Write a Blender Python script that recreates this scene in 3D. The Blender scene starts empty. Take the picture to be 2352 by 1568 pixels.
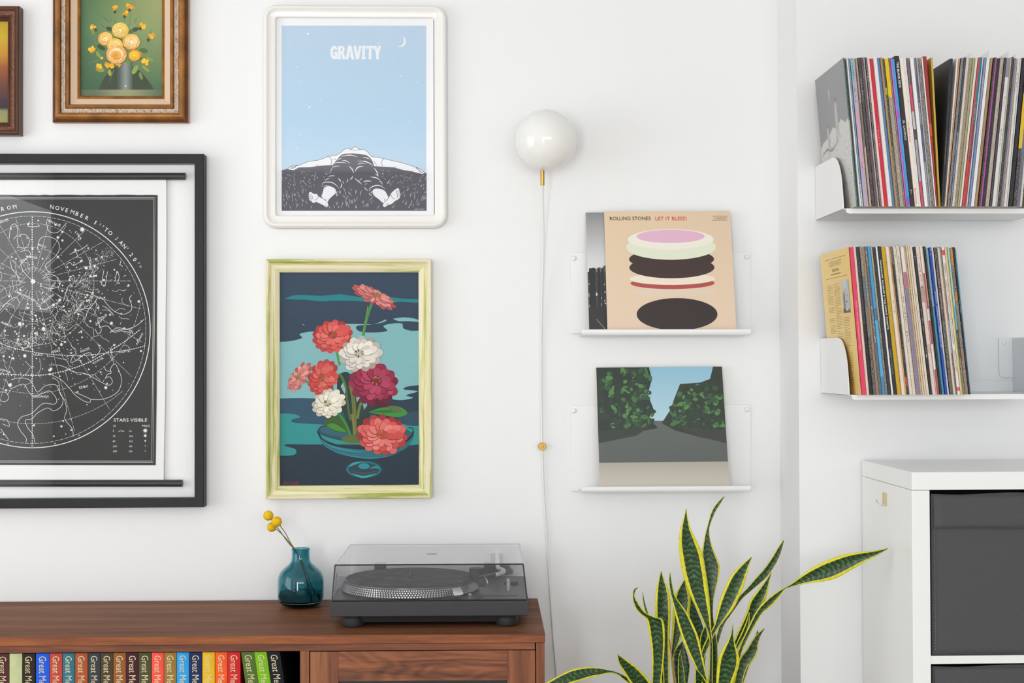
import bpy, bmesh, math, random
from mathutils import Vector, Matrix
from mathutils.geometry import tessellate_polygon
R = math.radians
rnd = random.Random(7)
scene = bpy.context.scene
col = scene.collection

# ---------------------------------------------------------------- camera
FPX, CX, CY, H = 3250.0, 1176.0, 784.0, 1.35
camd = bpy.data.cameras.new('camera')
camd.sensor_width = 36.0
camd.lens = FPX / 2352.0 * 36.0
camd.clip_start = 0.05
cam = bpy.data.objects.new('camera', camd)
col.objects.link(cam)
CROT = Matrix.Rotation(R(-1.7828), 3, 'Z') @ Matrix.Rotation(R(90.8931), 3, 'X') @ Matrix.Rotation(R(-0.19), 3, 'Z')
cam.matrix_world = Matrix.Translation((0, 0, H)) @ CROT.to_4x4()
scene.camera = cam
EYE = Vector((0, 0, H))

# ---------------------------------------------------------------- light and exposure
vs = scene.view_settings
vs.view_transform = 'Standard'
vs.look = 'None'
vs.gamma = 1.0
vs.use_curve_mapping = False
vs.exposure = 0.1
cy = scene.cycles
cy.max_bounces, cy.diffuse_bounces, cy.glossy_bounces, cy.transmission_bounces, cy.transparent_max_bounces = 8, 4, 4, 8, 16
cy.use_adaptive_sampling = True
cy.adaptive_threshold = 0.025
world = bpy.data.worlds.new('world')
scene.world = world
world.use_nodes = True
world.node_tree.nodes['Background'].inputs[0].default_value = (0.93, 0.97, 1.0, 1)
world.node_tree.nodes['Background'].inputs[1].default_value = 1.0
# room: X from XL to XR, Y from YN (behind the camera) to YW (picture wall), YP = wall with the record shelves
XL, XR, YN, YW, YP, ZC = -3.0, 2.7, -3.3, 3.55, 3.344, 2.75

def area(name, loc, rot, sx, sy, power, colr=(1, 1, 1)):
    l = bpy.data.lights.new(name, 'AREA')
    l.shape = 'RECTANGLE'
    l.size, l.size_y, l.energy, l.color = sx, sy, power, colr
    o = bpy.data.objects.new(name, l)
    o.location, o.rotation_euler = loc, rot
    col.objects.link(o)
    return o
# daylight entering through the windows of the left wall plus added fill from unseen openings behind the camera
LEFT_WIN = ((-3.15, -1.85, 1.72, 2.45), (0.75, 2.75, 0.4, 2.35))
BACK_FILL_WIN = ((-1.92, -1.22, 0.1, 2.3), (-1.05, 2.35, 1.3, 2.3))  # door and window openings added out of view for the fill light
DAY = (0.965, 0.985, 1)
area('daylight_left', (XL + 0.03, 1.75, 1.375), (0, R(-90), 0), 1.95, 2.0, 28, DAY)
area('daylight_left_rear', (XL + 0.03, -2.5, 2.085), (0, R(-90), 0), 0.73, 1.3, 7, DAY)
area('fill_door_light', (-1.57, YN + 0.03, 1.2), (R(90), 0, 0), 0.7, 2.2, 56, DAY)  # added fill from the front left, through a made-up door
area('fill_back_light', (0.65, YN + 0.03, 1.8), (R(90), 0, 0), 3.4, 1.0, 62, DAY)  # added front fill, through a made-up window

# ---------------------------------------------------------------- pixel helpers (measured from the photograph)
def ray(x, y):
    return CROT @ Vector((x - CX, CY - y, -FPX))

def P(x, y, Y):
    d = ray(x, y)
    return EYE + d * (Y / d.y)

def PX(x, y, X):
    d = ray(x, y)
    return EYE + d * (X / d.x)

def PZ(x, y, z):
    d = ray(x, y)
    return EYE + d * ((z - H) / d.z)

def PP(x, y, pt, n):
    d = ray(x, y)
    return EYE + d * ((pt - EYE).dot(n) / d.dot(n))

# frame of the sideboard, which stands a little askew to the wall
SB = Matrix.Translation((0.17, 3.5, 0)) @ Matrix.Rotation(R(-0.8), 4, 'Z') @ Matrix.Translation((-0.17, -3.5, 0))
SBI = SB.inverted()

def PS(x, y, Y):            # pixel -> point of the sideboard frame at its depth Y
    d = (SBI.to_3x3() @ ray(x, y))
    e = SBI @ EYE
    return e + d * ((Y - e.y) / d.y)

def PSZ(x, y, z):
    return SBI @ PZ(x, y, z)

# ---------------------------------------------------------------- colours and materials
def lin(c):
    return c / 12.92 if c <= 0.04045 else ((c + 0.055) / 1.055) ** 2.4

def C(h, a=1.0):
    h = h.lstrip('#')
    return tuple(lin(int(h[i:i + 2], 16) / 255) for i in (0, 2, 4)) + (a,)

def mixc(a, b, t):
    return tuple(a[i] * (1 - t) + b[i] * t for i in range(4))

class NT:
    def __init__(s, name):
        s.m = bpy.data.materials.new(name)
        s.m.use_nodes = True
        s.t = s.m.node_tree
        s.n = s.t.nodes
        s.b = s.n['Principled BSDF']
        s.out = s.n['Material Output']
    def add(s, typ, **kw):
        n = s.n.new(typ)
        for k, v in kw.items():
            if hasattr(n, k) and k not in n.inputs:
                setattr(n, k, v)
            else:
                n.inputs[k].default_value = v
        return n
    def link(s, a, b):
        s.t.links.new(a, b)
    def ramp(s, fac, stops):
        r = s.add('ShaderNodeValToRGB')
        e = r.color_ramp.elements
        while len(e) < len(stops):
            e.new(0.5)
        for i, (p, c) in enumerate(stops):
            e[i].position, e[i].color = p, c
        s.link(fac, r.inputs[0])
        return r.outputs[0]
    def coords(s, scale=(1, 1, 1), kind='Object'):
        tc = s.add('ShaderNodeTexCoord')
        mp = s.add('ShaderNodeMapping')
        mp.inputs['Scale'].default_value = scale
        s.link(tc.outputs[kind], mp.inputs[0])
        return mp.outputs[0]
    def noise(s, vec, scale, detail=3, rough=0.5, dist=0.0):
        n = s.add('ShaderNodeTexNoise')
        n.inputs['Scale'].default_value = scale
        n.inputs['Detail'].default_value = detail
        n.inputs['Roughness'].default_value = rough
        n.inputs['Distortion'].default_value = dist
        s.link(vec, n.inputs['Vector'])
        return n.outputs[0]
    def bump(s, h, strength, dist=0.001):
        b = s.add('ShaderNodeBump')
        b.inputs['Strength'].default_value = strength
        b.inputs['Distance'].default_value = dist
        s.link(h, b.inputs['Height'])
        s.link(b.outputs[0], s.b.inputs['Normal'])
    def math(s, op, a, b=None, clamp=False):
        n = s.add('ShaderNodeMath', operation=op)
        n.use_clamp = clamp
        for i, v in enumerate((a, b)):
            if v is None:
                continue
            if isinstance(v, (int, float)):
                n.inputs[i].default_value = v
            else:
                s.link(v, n.inputs[i])
        return n.outputs[0]
    def mix(s, fac, a, b):
        n = s.add('ShaderNodeMix', data_type='RGBA')
        for sock, v in ((n.inputs[0], fac), (n.inputs[6], a), (n.inputs[7], b)):
            if isinstance(v, (int, float, tuple)):
                sock.default_value = v
            else:
                s.link(v, sock)
        return n.outputs[2]

def plain(name, c, rough=0.5, metal=0.0, var=0.0, vscale=30, bump=0.0, bscale=200, spec=0.5, coat=0.0):
    t = NT(name)
    c = C(c) if isinstance(c, str) else c
    t.b.inputs['Base Color'].default_value = c
    t.b.inputs['Roughness'].default_value = rough
    t.b.inputs['Metallic'].default_value = metal
    t.b.inputs['Specular IOR Level'].default_value = spec
    t.b.inputs['Coat Weight'].default_value = coat
    if var or bump:
        v = t.coords()
    if var:
        n = t.noise(v, vscale, 4)
        lo = tuple(x * (1 - var) for x in c[:3]) + (1,)
        hi = tuple(min(1, x * (1 + var)) for x in c[:3]) + (1,)
        t.link(t.ramp(n, [(0.3, lo), (0.7, hi)]), t.b.inputs['Base Color'])
    if bump:
        t.bump(t.noise(v, bscale, 3), bump)
    return t.m

def wood(name, dark, mid, light, axis='X', scale=1.0, rough=0.45, figure=0.0, spec=0.35):
    """long-grained timber; axis = grain direction in object coordinates"""
    t = NT(name)
    s = {'X': (0.9, 14, 14), 'Z': (14, 14, 0.9), 'Y': (14, 0.9, 14)}[axis]
    s = tuple(k * scale for k in s)
    v = t.coords(s)
    n1 = t.noise(v, 1.6, 5, 0.62, 0.5 + figure)
    v2 = t.coords(tuple(k * 5 for k in s))
    n2 = t.noise(v2, 2.2, 4, 0.7)
    f = t.math('ADD', t.math('MULTIPLY', n1, 0.75), t.math('MULTIPLY', n2, 0.25))
    if figure:          # cathedral rings
        v3 = t.coords((3.2, 3.2, 9.0))
        n3 = t.noise(v3, 1.0, 2, 0.4, 0.6)
        ring = t.math('MULTIPLY', t.math('SINE', t.math('MULTIPLY', n3, 85.0)), 0.055)
        f = t.math('ADD', f, ring)
    c = t.ramp(f, [(0.30, C(dark)), (0.5, C(mid)), (0.68, C(light))])
    t.link(c, t.b.inputs['Base Color'])
    t.b.inputs['Roughness'].default_value = rough
    t.b.inputs['Specular IOR Level'].default_value = spec
    t.bump(n2, 0.12, 0.0006)
    return t.m

def clear(name, tint=(1, 1, 1, 1), ior=1.45, rough=0.0, spec=(1, 1, 1, 1), haze=0.0, hazec=(0.8, 0.8, 0.8, 1)):
    """clear sheet: tinted transparency, Fresnel reflection on the outer side"""
    t = NT(name)
    t.n.remove(t.b)
    tr = t.add('ShaderNodeBsdfTransparent')
    tr.inputs[0].default_value = tint
    gl = t.add('ShaderNodeBsdfGlossy')
    gl.inputs['Color'].default_value = spec
    gl.inputs['Roughness'].default_value = rough
    fr = t.add('ShaderNodeFresnel')
    fr.inputs[0].default_value = ior
    ge = t.add('ShaderNodeNewGeometry')
    fac = t.math('MULTIPLY', fr.outputs[0], t.math('SUBTRACT', 1.0, ge.outputs['Backfacing']))
    base = tr.outputs[0]
    if haze:
        df = t.add('ShaderNodeBsdfDiffuse')
        df.inputs[0].default_value = hazec
        mh = t.add('ShaderNodeMixShader')
        mh.inputs[0].default_value = haze
        t.link(base, mh.inputs[1]); t.link(df.outputs[0], mh.inputs[2])
        base = mh.outputs[0]
    mx = t.add('ShaderNodeMixShader')
    t.link(fac, mx.inputs[0]); t.link(base, mx.inputs[1]); t.link(gl.outputs[0], mx.inputs[2])
    t.link(mx.outputs[0], t.out.inputs['Surface'])
    return t.m

def printed(name, rough=0.5, bump=0.0, bscale=(900, 900, 900), speckle=False, spec=0.4, weave=False):
    """print or paint: colour from the drawn picture's own colour attribute"""
    t = NT(name)
    at = t.add('ShaderNodeAttribute', attribute_name='Col')
    c = at.outputs['Color']
    if speckle:
        v = t.coords((1700, 500, 620))
        n = t.noise(v, 1.0, 3, 0.7)
        thr = t.math('SUBTRACT', 0.66, t.math('MULTIPLY', at.outputs['Alpha'], 0.22))
        on = t.math('MULTIPLY', t.math('GREATER_THAN', n, thr), t.math('GREATER_THAN', at.outputs['Alpha'], 0.02))
        bw = t.add('ShaderNodeRGBToBW')
        t.link(c, bw.inputs[0])
        other = t.mix(t.math('GREATER_THAN', bw.outputs[0], 0.22), C('#cfc6ba'), C('#3a3230'))
        c = t.mix(t.math('MULTIPLY', on, 0.55), c, other)
    elif bump == 0:
        pass
    t.link(c, t.b.inputs['Base Color'])
    t.b.inputs['Roughness'].default_value = rough
    t.b.inputs['Specular IOR Level'].default_value = spec
    if bump:
        v = t.coords(bscale)
        t.bump(t.noise(v, 1.0, 2), bump, 0.0006)
    return t.m

# ---------------------------------------------------------------- mesh building
class MB:
    def __init__(s):
        s.v, s.f, s.mi = [], [], []
    def face(s, pts, mi=0):
        k = len(s.v)
        s.v += [Vector(p) for p in pts]
        s.f.append(tuple(range(k, k + len(pts))))
        s.mi.append(mi)
        return s
    def hexa(s, p, mi=0):       # p: 4 bottom/front points then 4 matching ones
        k = len(s.v)
        s.v += [Vector(q) for q in p]
        for f in ((3, 2, 1, 0), (4, 5, 6, 7), (0, 1, 5, 4), (1, 2, 6, 5), (2, 3, 7, 6), (3, 0, 4, 7)):
            s.f.append(tuple(k + i for i in f)); s.mi.append(mi)
        return s
    def box(s, a, b, mi=0):
        (x0, y0, z0), (x1, y1, z1) = [min(i, j) for i, j in zip(a, b)], [max(i, j) for i, j in zip(a, b)]
        return s.hexa([(x0, y0, z0), (x1, y0, z0), (x1, y1, z0), (x0, y1, z0), (x0, y0, z1), (x1, y0, z1), (x1, y1, z1), (x0, y1, z1)], mi)
    def lathe(s, prof, c, n=48, axis='Z', mi=0, cap=(True, True)):
        k = len(s.v)
        c = Vector(c)
        for r_, h in prof:
            for i in range(n):
                a = 2 * math.pi * i / n
                q = (r_ * math.cos(a), r_ * math.sin(a), h)
                q = {'Z': q, 'Y': (q[0], -h, q[1]), 'X': (h, q[0], q[1])}[axis]
                s.v.append(c + Vector(q))
        m = len(prof)
        for j in range(m - 1):
            for i in range(n):
                i2 = (i + 1) % n
                s.f.append((k + j * n + i, k + j * n + i2, k + (j + 1) * n + i2, k + (j + 1) * n + i)); s.mi.append(mi)
        if cap[0]:
            s.f.append(tuple(k + i for i in reversed(range(n)))); s.mi.append(mi)
        if cap[1]:
            s.f.append(tuple(k + (m - 1) * n + i for i in range(n))); s.mi.append(mi)
        return s
    def tube(s, pts, r, n=10, mi=0):
        pts = [Vector(p) for p in pts]
        k = len(s.v)
        m = len(pts)
        rr = r if isinstance(r, (list, tuple)) else [r] * m
        up = None
        for j, p in enumerate(pts):
            t = (pts[min(j + 1, m - 1)] - pts[max(j - 1, 0)]).normalized()
            if up is None:
                up = t.orthogonal().normalized()
            up = (up - t * up.dot(t)).normalized()
            w = t.cross(up)
            for i in range(n):
                a = 2 * math.pi * i / n
                s.v.append(p + (up * math.cos(a) + w * math.sin(a)) * rr[j])
        for j in range(m - 1):
            for i in range(n):
                i2 = (i + 1) % n
                s.f.append((k + j * n + i, k + j * n + i2, k + (j + 1) * n + i2, k + (j + 1) * n + i)); s.mi.append(mi)
        s.f.append(tuple(k + i for i in reversed(range(n)))); s.mi.append(mi)
        s.f.append(tuple(k + (m - 1) * n + i for i in range(n))); s.mi.append(mi)
        return s
    def prism(s, poly, off, mi=0):      # poly: ring of 3D points (planar), off: extrusion vector
        k = len(s.v)
        n = len(poly)
        off = Vector(off)
        s.v += [Vector(p) for p in poly] + [Vector(p) + off for p in poly]
        for i in range(n):
            j = (i + 1) % n
            s.f.append((k + i, k + j, k + n + j, k + n + i)); s.mi.append(mi)
        s.f.append(tuple(k + i for i in reversed(range(n)))); s.mi.append(mi)
        s.f.append(tuple(k + n + i for i in range(n))); s.mi.append(mi)
        return s

WL = {}

def props(o, label=None, cat=None, group=None, kind=None):
    for k, v in (('label', label), ('category', cat), ('group', group), ('kind', kind)):
        if v:
            o[k] = v
    return o

def thing(name, label, cat, loc, group=None, frame=None):
    o = bpy.data.objects.new(name, None)
    o.empty_display_size = 0.05
    loc = Vector(loc)
    o.matrix_world = (frame or Matrix()) @ Matrix.Translation(loc)
    col.objects.link(o)
    WL[o.name] = (loc, frame)
    return props(o, label, cat, group)

def mk(name, mb, mats, parent=None, smooth=False, bevel=0.0, solid=0.0, base=None, frame=None, sub=0, cols=None, uvs=None, fixn=True, segs=2):
    me = bpy.data.meshes.new(name)
    if parent is not None:
        loc, frame = WL[parent.name]
    else:
        loc = base
        if loc is None:
            xs = [v.x for v in mb.v]; ys = [v.y for v in mb.v]; zs = [v.z for v in mb.v]
            loc = Vector(((min(xs) + max(xs)) / 2, (min(ys) + max(ys)) / 2, min(zs)))
        loc = Vector(loc)
    me.from_pydata([tuple(v - loc) for v in mb.v], [], mb.f)
    mats = mats if isinstance(mats, (list, tuple)) else [mats]
    for m in mats:
        me.materials.append(m)
    me.polygons.foreach_set('material_index', mb.mi)
    if cols is not None:
        ca = me.color_attributes.new('Col', 'FLOAT_COLOR', 'POINT')
        flat = [x for c in cols for x in c]
        ca.data.foreach_set('color', flat)
    if uvs is not None:
        ul = me.uv_layers.new(name='UVMap')
        li = [0] * len(me.loops)
        me.loops.foreach_get('vertex_index', li)
        ul.data.foreach_set('uv', [x for i in li for x in uvs[i]])
    if fixn:
        bm = bmesh.new()
        bm.from_mesh(me)
        bmesh.ops.recalc_face_normals(bm, faces=bm.faces)
        bm.to_mesh(me)
        bm.free()
    if smooth:
        me.polygons.foreach_set('use_smooth', [True] * len(me.polygons))
        if smooth == 'auto':
            me.set_sharp_from_angle(angle=R(35))
    me.update()
    o = bpy.data.objects.new(name, me)
    col.objects.link(o)
    if parent is not None:
        o.parent = parent
    else:
        o.matrix_world = (frame or Matrix()) @ Matrix.Translation(loc)
    WL[o.name] = (loc, frame)
    if bevel:
        md = o.modifiers.new('bevel', 'BEVEL')
        md.width, md.segments, md.limit_method = bevel, segs, 'ANGLE'
        md.angle_limit = R(40)
    if solid:
        md = o.modifiers.new('solid', 'SOLIDIFY')
        md.thickness, md.offset = solid, 0
    if sub:
        md = o.modifiers.new('sub', 'SUBSURF')
        md.levels = md.render_levels = sub
    return o

def struct(o):
    o['kind'] = 'structure'
    return o

def dup(o, parent=None, loc=None):
    c = o.copy()
    col.objects.link(c)
    c.parent = parent
    if loc is not None:
        c.location = loc
    return c

def spline(pts, n):
    """Catmull-Rom through tuples"""
    out = []
    m = len(pts)
    for i in range(m - 1):
        p0, p1, p2, p3 = pts[max(i - 1, 0)], pts[i], pts[i + 1], pts[min(i + 2, m - 1)]
        for k in range(n):
            t = k / n
            out.append(tuple(0.5 * (2 * b + (c - a) * t + (2 * a - 5 * b + 4 * c - d) * t * t + (3 * b - a - 3 * c + d) * t ** 3) for a, b, c, d in zip(p0, p1, p2, p3)))
    out.append(tuple(pts[-1]))
    return out

# ---------------------------------------------------------------- lettering
_tc = {}
def text_mesh(s, bold=0.0, shear=0.0):
    key = (s, bold, shear)
    if key not in _tc:
        cu = bpy.data.curves.new('lettering', 'FONT')
        cu.body = s
        cu.resolution_u = 2
        cu.offset = bold
        cu.shear = shear
        ob = bpy.data.objects.new('lettering', cu)
        me = ob.to_mesh()
        vs_ = [(v.co.x, v.co.y) for v in me.vertices]
        fs_ = [tuple(p.vertices) for p in me.polygons]
        ob.to_mesh_clear()
        bpy.data.objects.remove(ob)
        bpy.data.curves.remove(cu)
        if vs_:
            x0 = min(v[0] for v in vs_); x1 = max(v[0] for v in vs_)
            y0 = min(v[1] for v in vs_); y1 = max(v[1] for v in vs_)
            vs_ = [((x - x0) / max(x1 - x0, 1e-6), (y - y0) / max(y1 - y0, 1e-6)) for x, y in vs_]
            asp = (x1 - x0) / max(y1 - y0, 1e-6)
        else:
            asp = 0
        _tc[key] = (vs_, fs_, asp)
    return _tc[key]

# ---------------------------------------------------------------- flat pictures (prints and paintings), drawn as thin layers of paint
class Art:
    EPS, TICK = 1.2e-5, 2.5e-6
    def __init__(s, pt, n=(0, -1, 0), tf=None, wrap=10 ** 6):
        s.k, s.wrap = 0, wrap
        s.pt0, s.n = Vector(pt), Vector(n).normalized()
        if s.n.dot(EYE - s.pt0) < 0:
            s.n = -s.n
        s.v, s.f, s.c = [], [], []
        s.lay = 1
        s.tf = tf or (lambda x, y: (x, y))
    def up(s):
        s.lay += 1
        return s
    def at(s, x, y):
        x, y = s.tf(x, y)
        return PP(x, y, s.pt0 + s.n * (s.EPS * s.lay + s.TICK * (s.k % s.wrap)), s.n)
    def tri(s, pts, faces, c):
        s.k += 1
        k = len(s.v)
        s.v += [s.at(*p) for p in pts]
        s.f += [tuple(k + i for i in f) for f in faces]
        s.c += [c] * len(pts)
    def poly(s, pts, c):
        c = C(c) if isinstance(c, str) else c
        t = tessellate_polygon([[Vector((x, y, 0)) for x, y in pts]])
        s.tri(pts, t, c)
        return s
    def smooth(s, pts, c, n=4):
        return s.poly(spline(list(pts) + [pts[0]], n)[:-1], c)
    def rect(s, x0, y0, x1, y1, c):
        return s.poly([(x0, y0), (x1, y0), (x1, y1), (x0, y1)], c)
    def ell(s, cx, cy, rx, ry, c, rot=0.0, n=20):
        ca, sa = math.cos(R(rot)), math.sin(R(rot))
        pts = []
        for i in range(n):
            a = 2 * math.pi * i / n
            x, y = rx * math.cos(a), ry * math.sin(a)
            pts.append((cx + x * ca - y * sa, cy + x * sa + y * ca))
        return s.poly(pts, c)
    def stroke(s, pts, w, c, taper=False, closed=False):
        c = C(c) if isinstance(c, str) else c
        if closed:
            pts = list(pts) + [pts[0]]
        m = len(pts)
        L, Rr = [], []
        for i, p in enumerate(pts):
            a, b = pts[max(i - 1, 0)], pts[min(i + 1, m - 1)]
            if closed and i in (0, m - 1):
                a, b = pts[-2], pts[1]
            dx, dy = b[0] - a[0], b[1] - a[1]
            q = math.hypot(dx, dy) or 1
            k = w / 2
            if taper:
                k *= max(0.08, math.sin(math.pi * i / (m - 1)) if taper == 1 else 1 - i / (m - 1))
            L.append((p[0] - dy / q * k, p[1] + dx / q * k)); Rr.append((p[0] + dy / q * k, p[1] - dx / q * k))
        s.tri(L + Rr, [(i, i + 1, m + i + 1, m + i) for i in range(m - 1)], c)
        return s
    def curve(s, pts, w, c, n=5, **kw):
        return s.stroke(spline(pts, n), w, c, **kw)
    def dash(s, pts, w, c, on=5, off=4):
        acc, cur, pen = 0.0, [pts[0]], True
        for a, b in zip(pts, pts[1:]):
            d = math.hypot(b[0] - a[0], b[1] - a[1])
            t = 0.0
            while d - t > 1e-6:
                lim = on if pen else off
                stp = min(lim - acc, d - t)
                t += stp; acc += stp
                q = (a[0] + (b[0] - a[0]) * t / d, a[1] + (b[1] - a[1]) * t / d)
                if pen:
                    cur.append(q)
                if acc >= lim - 1e-6:
                    if pen and len(cur) > 1:
                        s.stroke(cur, w, c)
                    pen = not pen
                    acc = 0.0
                    cur = [q]
        if pen and len(cur) > 1:
            s.stroke(cur, w, c)
        return s
    def text(s, body, x, y, w, h, c, ang=0.0, bold=0.0, shear=0.0):
        """x, y = left end of the baseline; w wide (None: natural), h = letter height; ang clockwise on the page"""
        c = C(c) if isinstance(c, str) else c
        v, f, asp = text_mesh(body, bold, shear)
        if not v:
            return s
        w = w or asp * h
        ca, sa = math.cos(R(ang)), math.sin(R(ang))
        s.tri([(x + a * w * ca + b * h * sa, y + a * w * sa - b * h * ca) for a, b in v], f, c)
        return s
    def arctext(s, body, cx, cy, r, a0, a1, h, c, bold=0.0):
        """letters standing on an arc, from angle a0 to a1 (degrees clockwise from the top)"""
        n = len(body)
        for i, ch in enumerate(body):
            if ch == ' ':
                continue
            a = a0 + (a1 - a0) * (i + 0.1) / n
            x, y = cx + r * math.sin(R(a)), cy - r * math.cos(R(a))
            s.text(ch, x, y, None if ch not in 'I1' else h * 0.25, h, c, a + (a1 - a0) / n / 2, 0.0 if ch in 'MN' else bold)
        return s
    def grad(s, x0, y0, x1, y1, fn, nx=12, ny=12):
        k = len(s.v)
        s.k += 1
        for j in range(ny + 1):
            for i in range(nx + 1):
                u, v = i / nx, j / ny
                s.v.append(s.at(x0 + (x1 - x0) * u, y0 + (y1 - y0) * v))
                s.c.append(fn(u, v))
        for j in range(ny):
            for i in range(nx):
                a = k + j * (nx + 1) + i
                s.f.append((a, a + 1, a + nx + 2, a + nx + 1))
        return s
    def star(s, x, y, r, c, n=6, inner=0.45):
        pts = []
        for i in range(2 * n):
            a = math.pi * i / n
            q = r if i % 2 == 0 else r * inner
            pts.append((x + q * math.sin(a), y - q * math.cos(a)))
        s.tri(pts + [(x, y)], [(i, (i + 1) % (2 * n), 2 * n) for i in range(2 * n)], c)
        return s
    def build(s, name, mat, parent, kind=None):
        mb = MB()
        mb.v = s.v
        fs = []
        for f in s.f:           # all faces look at the viewer's side
            a, b, c = s.v[f[0]], s.v[f[1]], s.v[f[2]]
            fs.append(f if (b - a).cross(c - a).dot(s.n) >= 0 else tuple(reversed(f)))
        mb.f, mb.mi = fs, [0] * len(fs)
        if WL[parent.name][1] is not None:
            mb.v = [WL[parent.name][1].inverted() @ v for v in s.v]
        o = mk(name, mb, mat, parent, cols=s.c, fixn=False)
        if kind:
            o['kind'] = kind
        return o
# ================================================================ shared materials
M = {}
M['wall'] = plain('white_wall_paint', '#f1f1f1', 0.6, bump=0.05, bscale=60, spec=0.3)
M['white_metal'] = plain('white_powder_coat', '#f0f0f0', 0.35, spec=0.4)
M['white_lacquer'] = plain('white_lacquer', '#f0f0ee', 0.3, spec=0.4)
M['black_frame'] = plain('black_satin_frame', '#1f1f20', 0.5, var=0.12, vscale=40, spec=0.3)
M['paper'] = plain('white_paper', '#f2f2f0', 0.75)
M['mat_board'] = plain('white_backing_board', '#fafafa', 0.8)
M['glass'] = clear('picture_glass', (0.995, 0.995, 0.995, 1), 1.5)
M['acrylic'] = clear('clear_acrylic', (0.93, 0.93, 0.94, 1), 1.49, haze=0.05, hazec=(0.55, 0.55, 0.56, 1))
M['poly'] = clear('clear_polythene', (0.93, 0.93, 0.93, 1), 1.5, 0.15, haze=0.12)
M['print'] = printed('printed_paper', 0.55)
M['print_gloss'] = printed('printed_card', 0.4, spec=0.5)
M['oil'] = printed('oil_paint', 0.5, bump=0.25, bscale=(500, 500, 500), spec=0.45)
M['canvas'] = printed('paint_on_ribbed_canvas', 0.6, bump=0.6, bscale=(160, 400, 1100), spec=0.35)
M['sleeve'] = printed('record_sleeve_card', 0.5, speckle=True)
M['brass'] = plain('brushed_brass', '#b8904a', 0.3, 1.0)
M['wal_x'] = wood('walnut_along', '#40241a', '#75422a', '#985a37', 'X', 1.6, 0.5)
M['wal_top'] = wood('walnut_worktop', '#573321', '#774b31', '#915f3f', 'X', 0.9, 0.6, 0.0, 0.22)
M['wal_z'] = wood('walnut_upright', '#48291a', '#7d492d', '#9f643d', 'Z', 1.6, 0.5)
M['wal_fig'] = wood('walnut_figured', '#42241a', '#784529', '#995c39', 'X', 1.2, 0.5, 1.5)
M['wal_edge'] = wood('walnut_front_edge', '#44220f', '#824622', '#a8622f', 'X', 1.7, 0.5)
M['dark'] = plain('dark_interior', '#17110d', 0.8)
M['black_plastic'] = plain('black_plastic', '#29292b', 0.5)
M['floor'] = wood('pale_oak_floor', '#bdb5aa', '#cec7bd', '#dad4cb', 'Y', 0.5, 0.5)

# ================================================================ the room
def wallbox(name, a, b, mat=None):
    return struct(mk(name, MB().box(a, b), mat or M['wall']))

XC = P(1834, 784, YP).x                 # corner where the shelf wall stands proud of the picture wall
wallbox('wall_back', (XL, YW, 0), (XC, YW + 0.12, ZC))
wallbox('wall_back_shelves', (XC, YP, 0), (XR, YW + 0.12, ZC))
wallbox('wall_right', (XR, YN, 0), (XR + 0.12, YW + 0.12, ZC))
wallbox('floor', (XL - 0.12, YN - 0.12, -0.1), (XR + 0.12, YW + 0.12, 0), M['floor'])
wallbox('ceiling', (XL - 0.12, YN - 0.12, ZC), (XR + 0.12, YW + 0.12, ZC + 0.1))

def holed(name, axis, pos, thick, u0, u1, wins, mat=None):
    """wall with window openings: strips round each opening"""
    mb = MB()
    def bx(ua, ub, za, zb):
        if ub - ua < 1e-4 or zb - za < 1e-4:
            return
        if axis == 'X':
            mb.box((pos, ua, za), (pos - thick, ub, zb))
        else:
            mb.box((ua, pos, za), (ub, pos - thick, zb))
    u = u0
    for (a, b, za, zb) in wins:
        bx(u, a, 0, ZC); bx(a, b, 0, za); bx(a, b, zb, ZC)
        u = b
    bx(u, u1, 0, ZC)
    return struct(mk(name, mb, mat or M['wall']))
holed('wall_left', 'X', XL, 0.12, YN, YW + 0.12, LEFT_WIN)
holed('wall_front', 'Y', YN, 0.12, XL - 0.12, XR + 0.12, BACK_FILL_WIN, plain('grey_wall_paint', '#9a9a9a', 0.7))

def window(name, axis, pos, a, b, za, zb, bars):
    w = struct(mk(name, MB().box(*(((pos - 0.1, a, za), (pos - 0.02, b, za + 0.05)) if axis == 'X' else ((a, pos - 0.1, za), (b, pos - 0.02, za + 0.05)))), M['white_lacquer']))
    def bar(u0, u1, z0, z1):
        m = MB().box(*(((pos - 0.1, u0, z0), (pos - 0.02, u1, z1)) if axis == 'X' else ((u0, pos - 0.1, z0), (u1, pos - 0.02, z1))))
        loc, fr = WL[w.name]
        return mk('window_frame', m, M['white_lacquer'], w)
    bar(a, b, zb - 0.05, zb); bar(a, a + 0.05, za + 0.05, zb - 0.05); bar(b - 0.05, b, za + 0.05, zb - 0.05)
    for k in range(1, bars + 1):
        u = a + (b - a) * k / (bars + 1)
        bar(u - 0.03, u + 0.03, za + 0.05, zb - 0.05)
    mk('window_pane', MB().box(*(((pos - 0.065, a, za), (pos - 0.06, b, zb)) if axis == 'X' else ((a, pos - 0.065, za), (b, pos - 0.06, zb)))), M['glass'], w)
window('window_1', 'X', XL, *LEFT_WIN[1], 2)
window('window_2', 'X', XL, *LEFT_WIN[0], 1)
window('fill_door_1', 'Y', YN, *BACK_FILL_WIN[0], 1)  # unseen door, added to go with the front-left fill light
window('fill_window_3', 'Y', YN, *BACK_FILL_WIN[1], 3)  # unseen window, added to go with the front fill light

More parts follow.
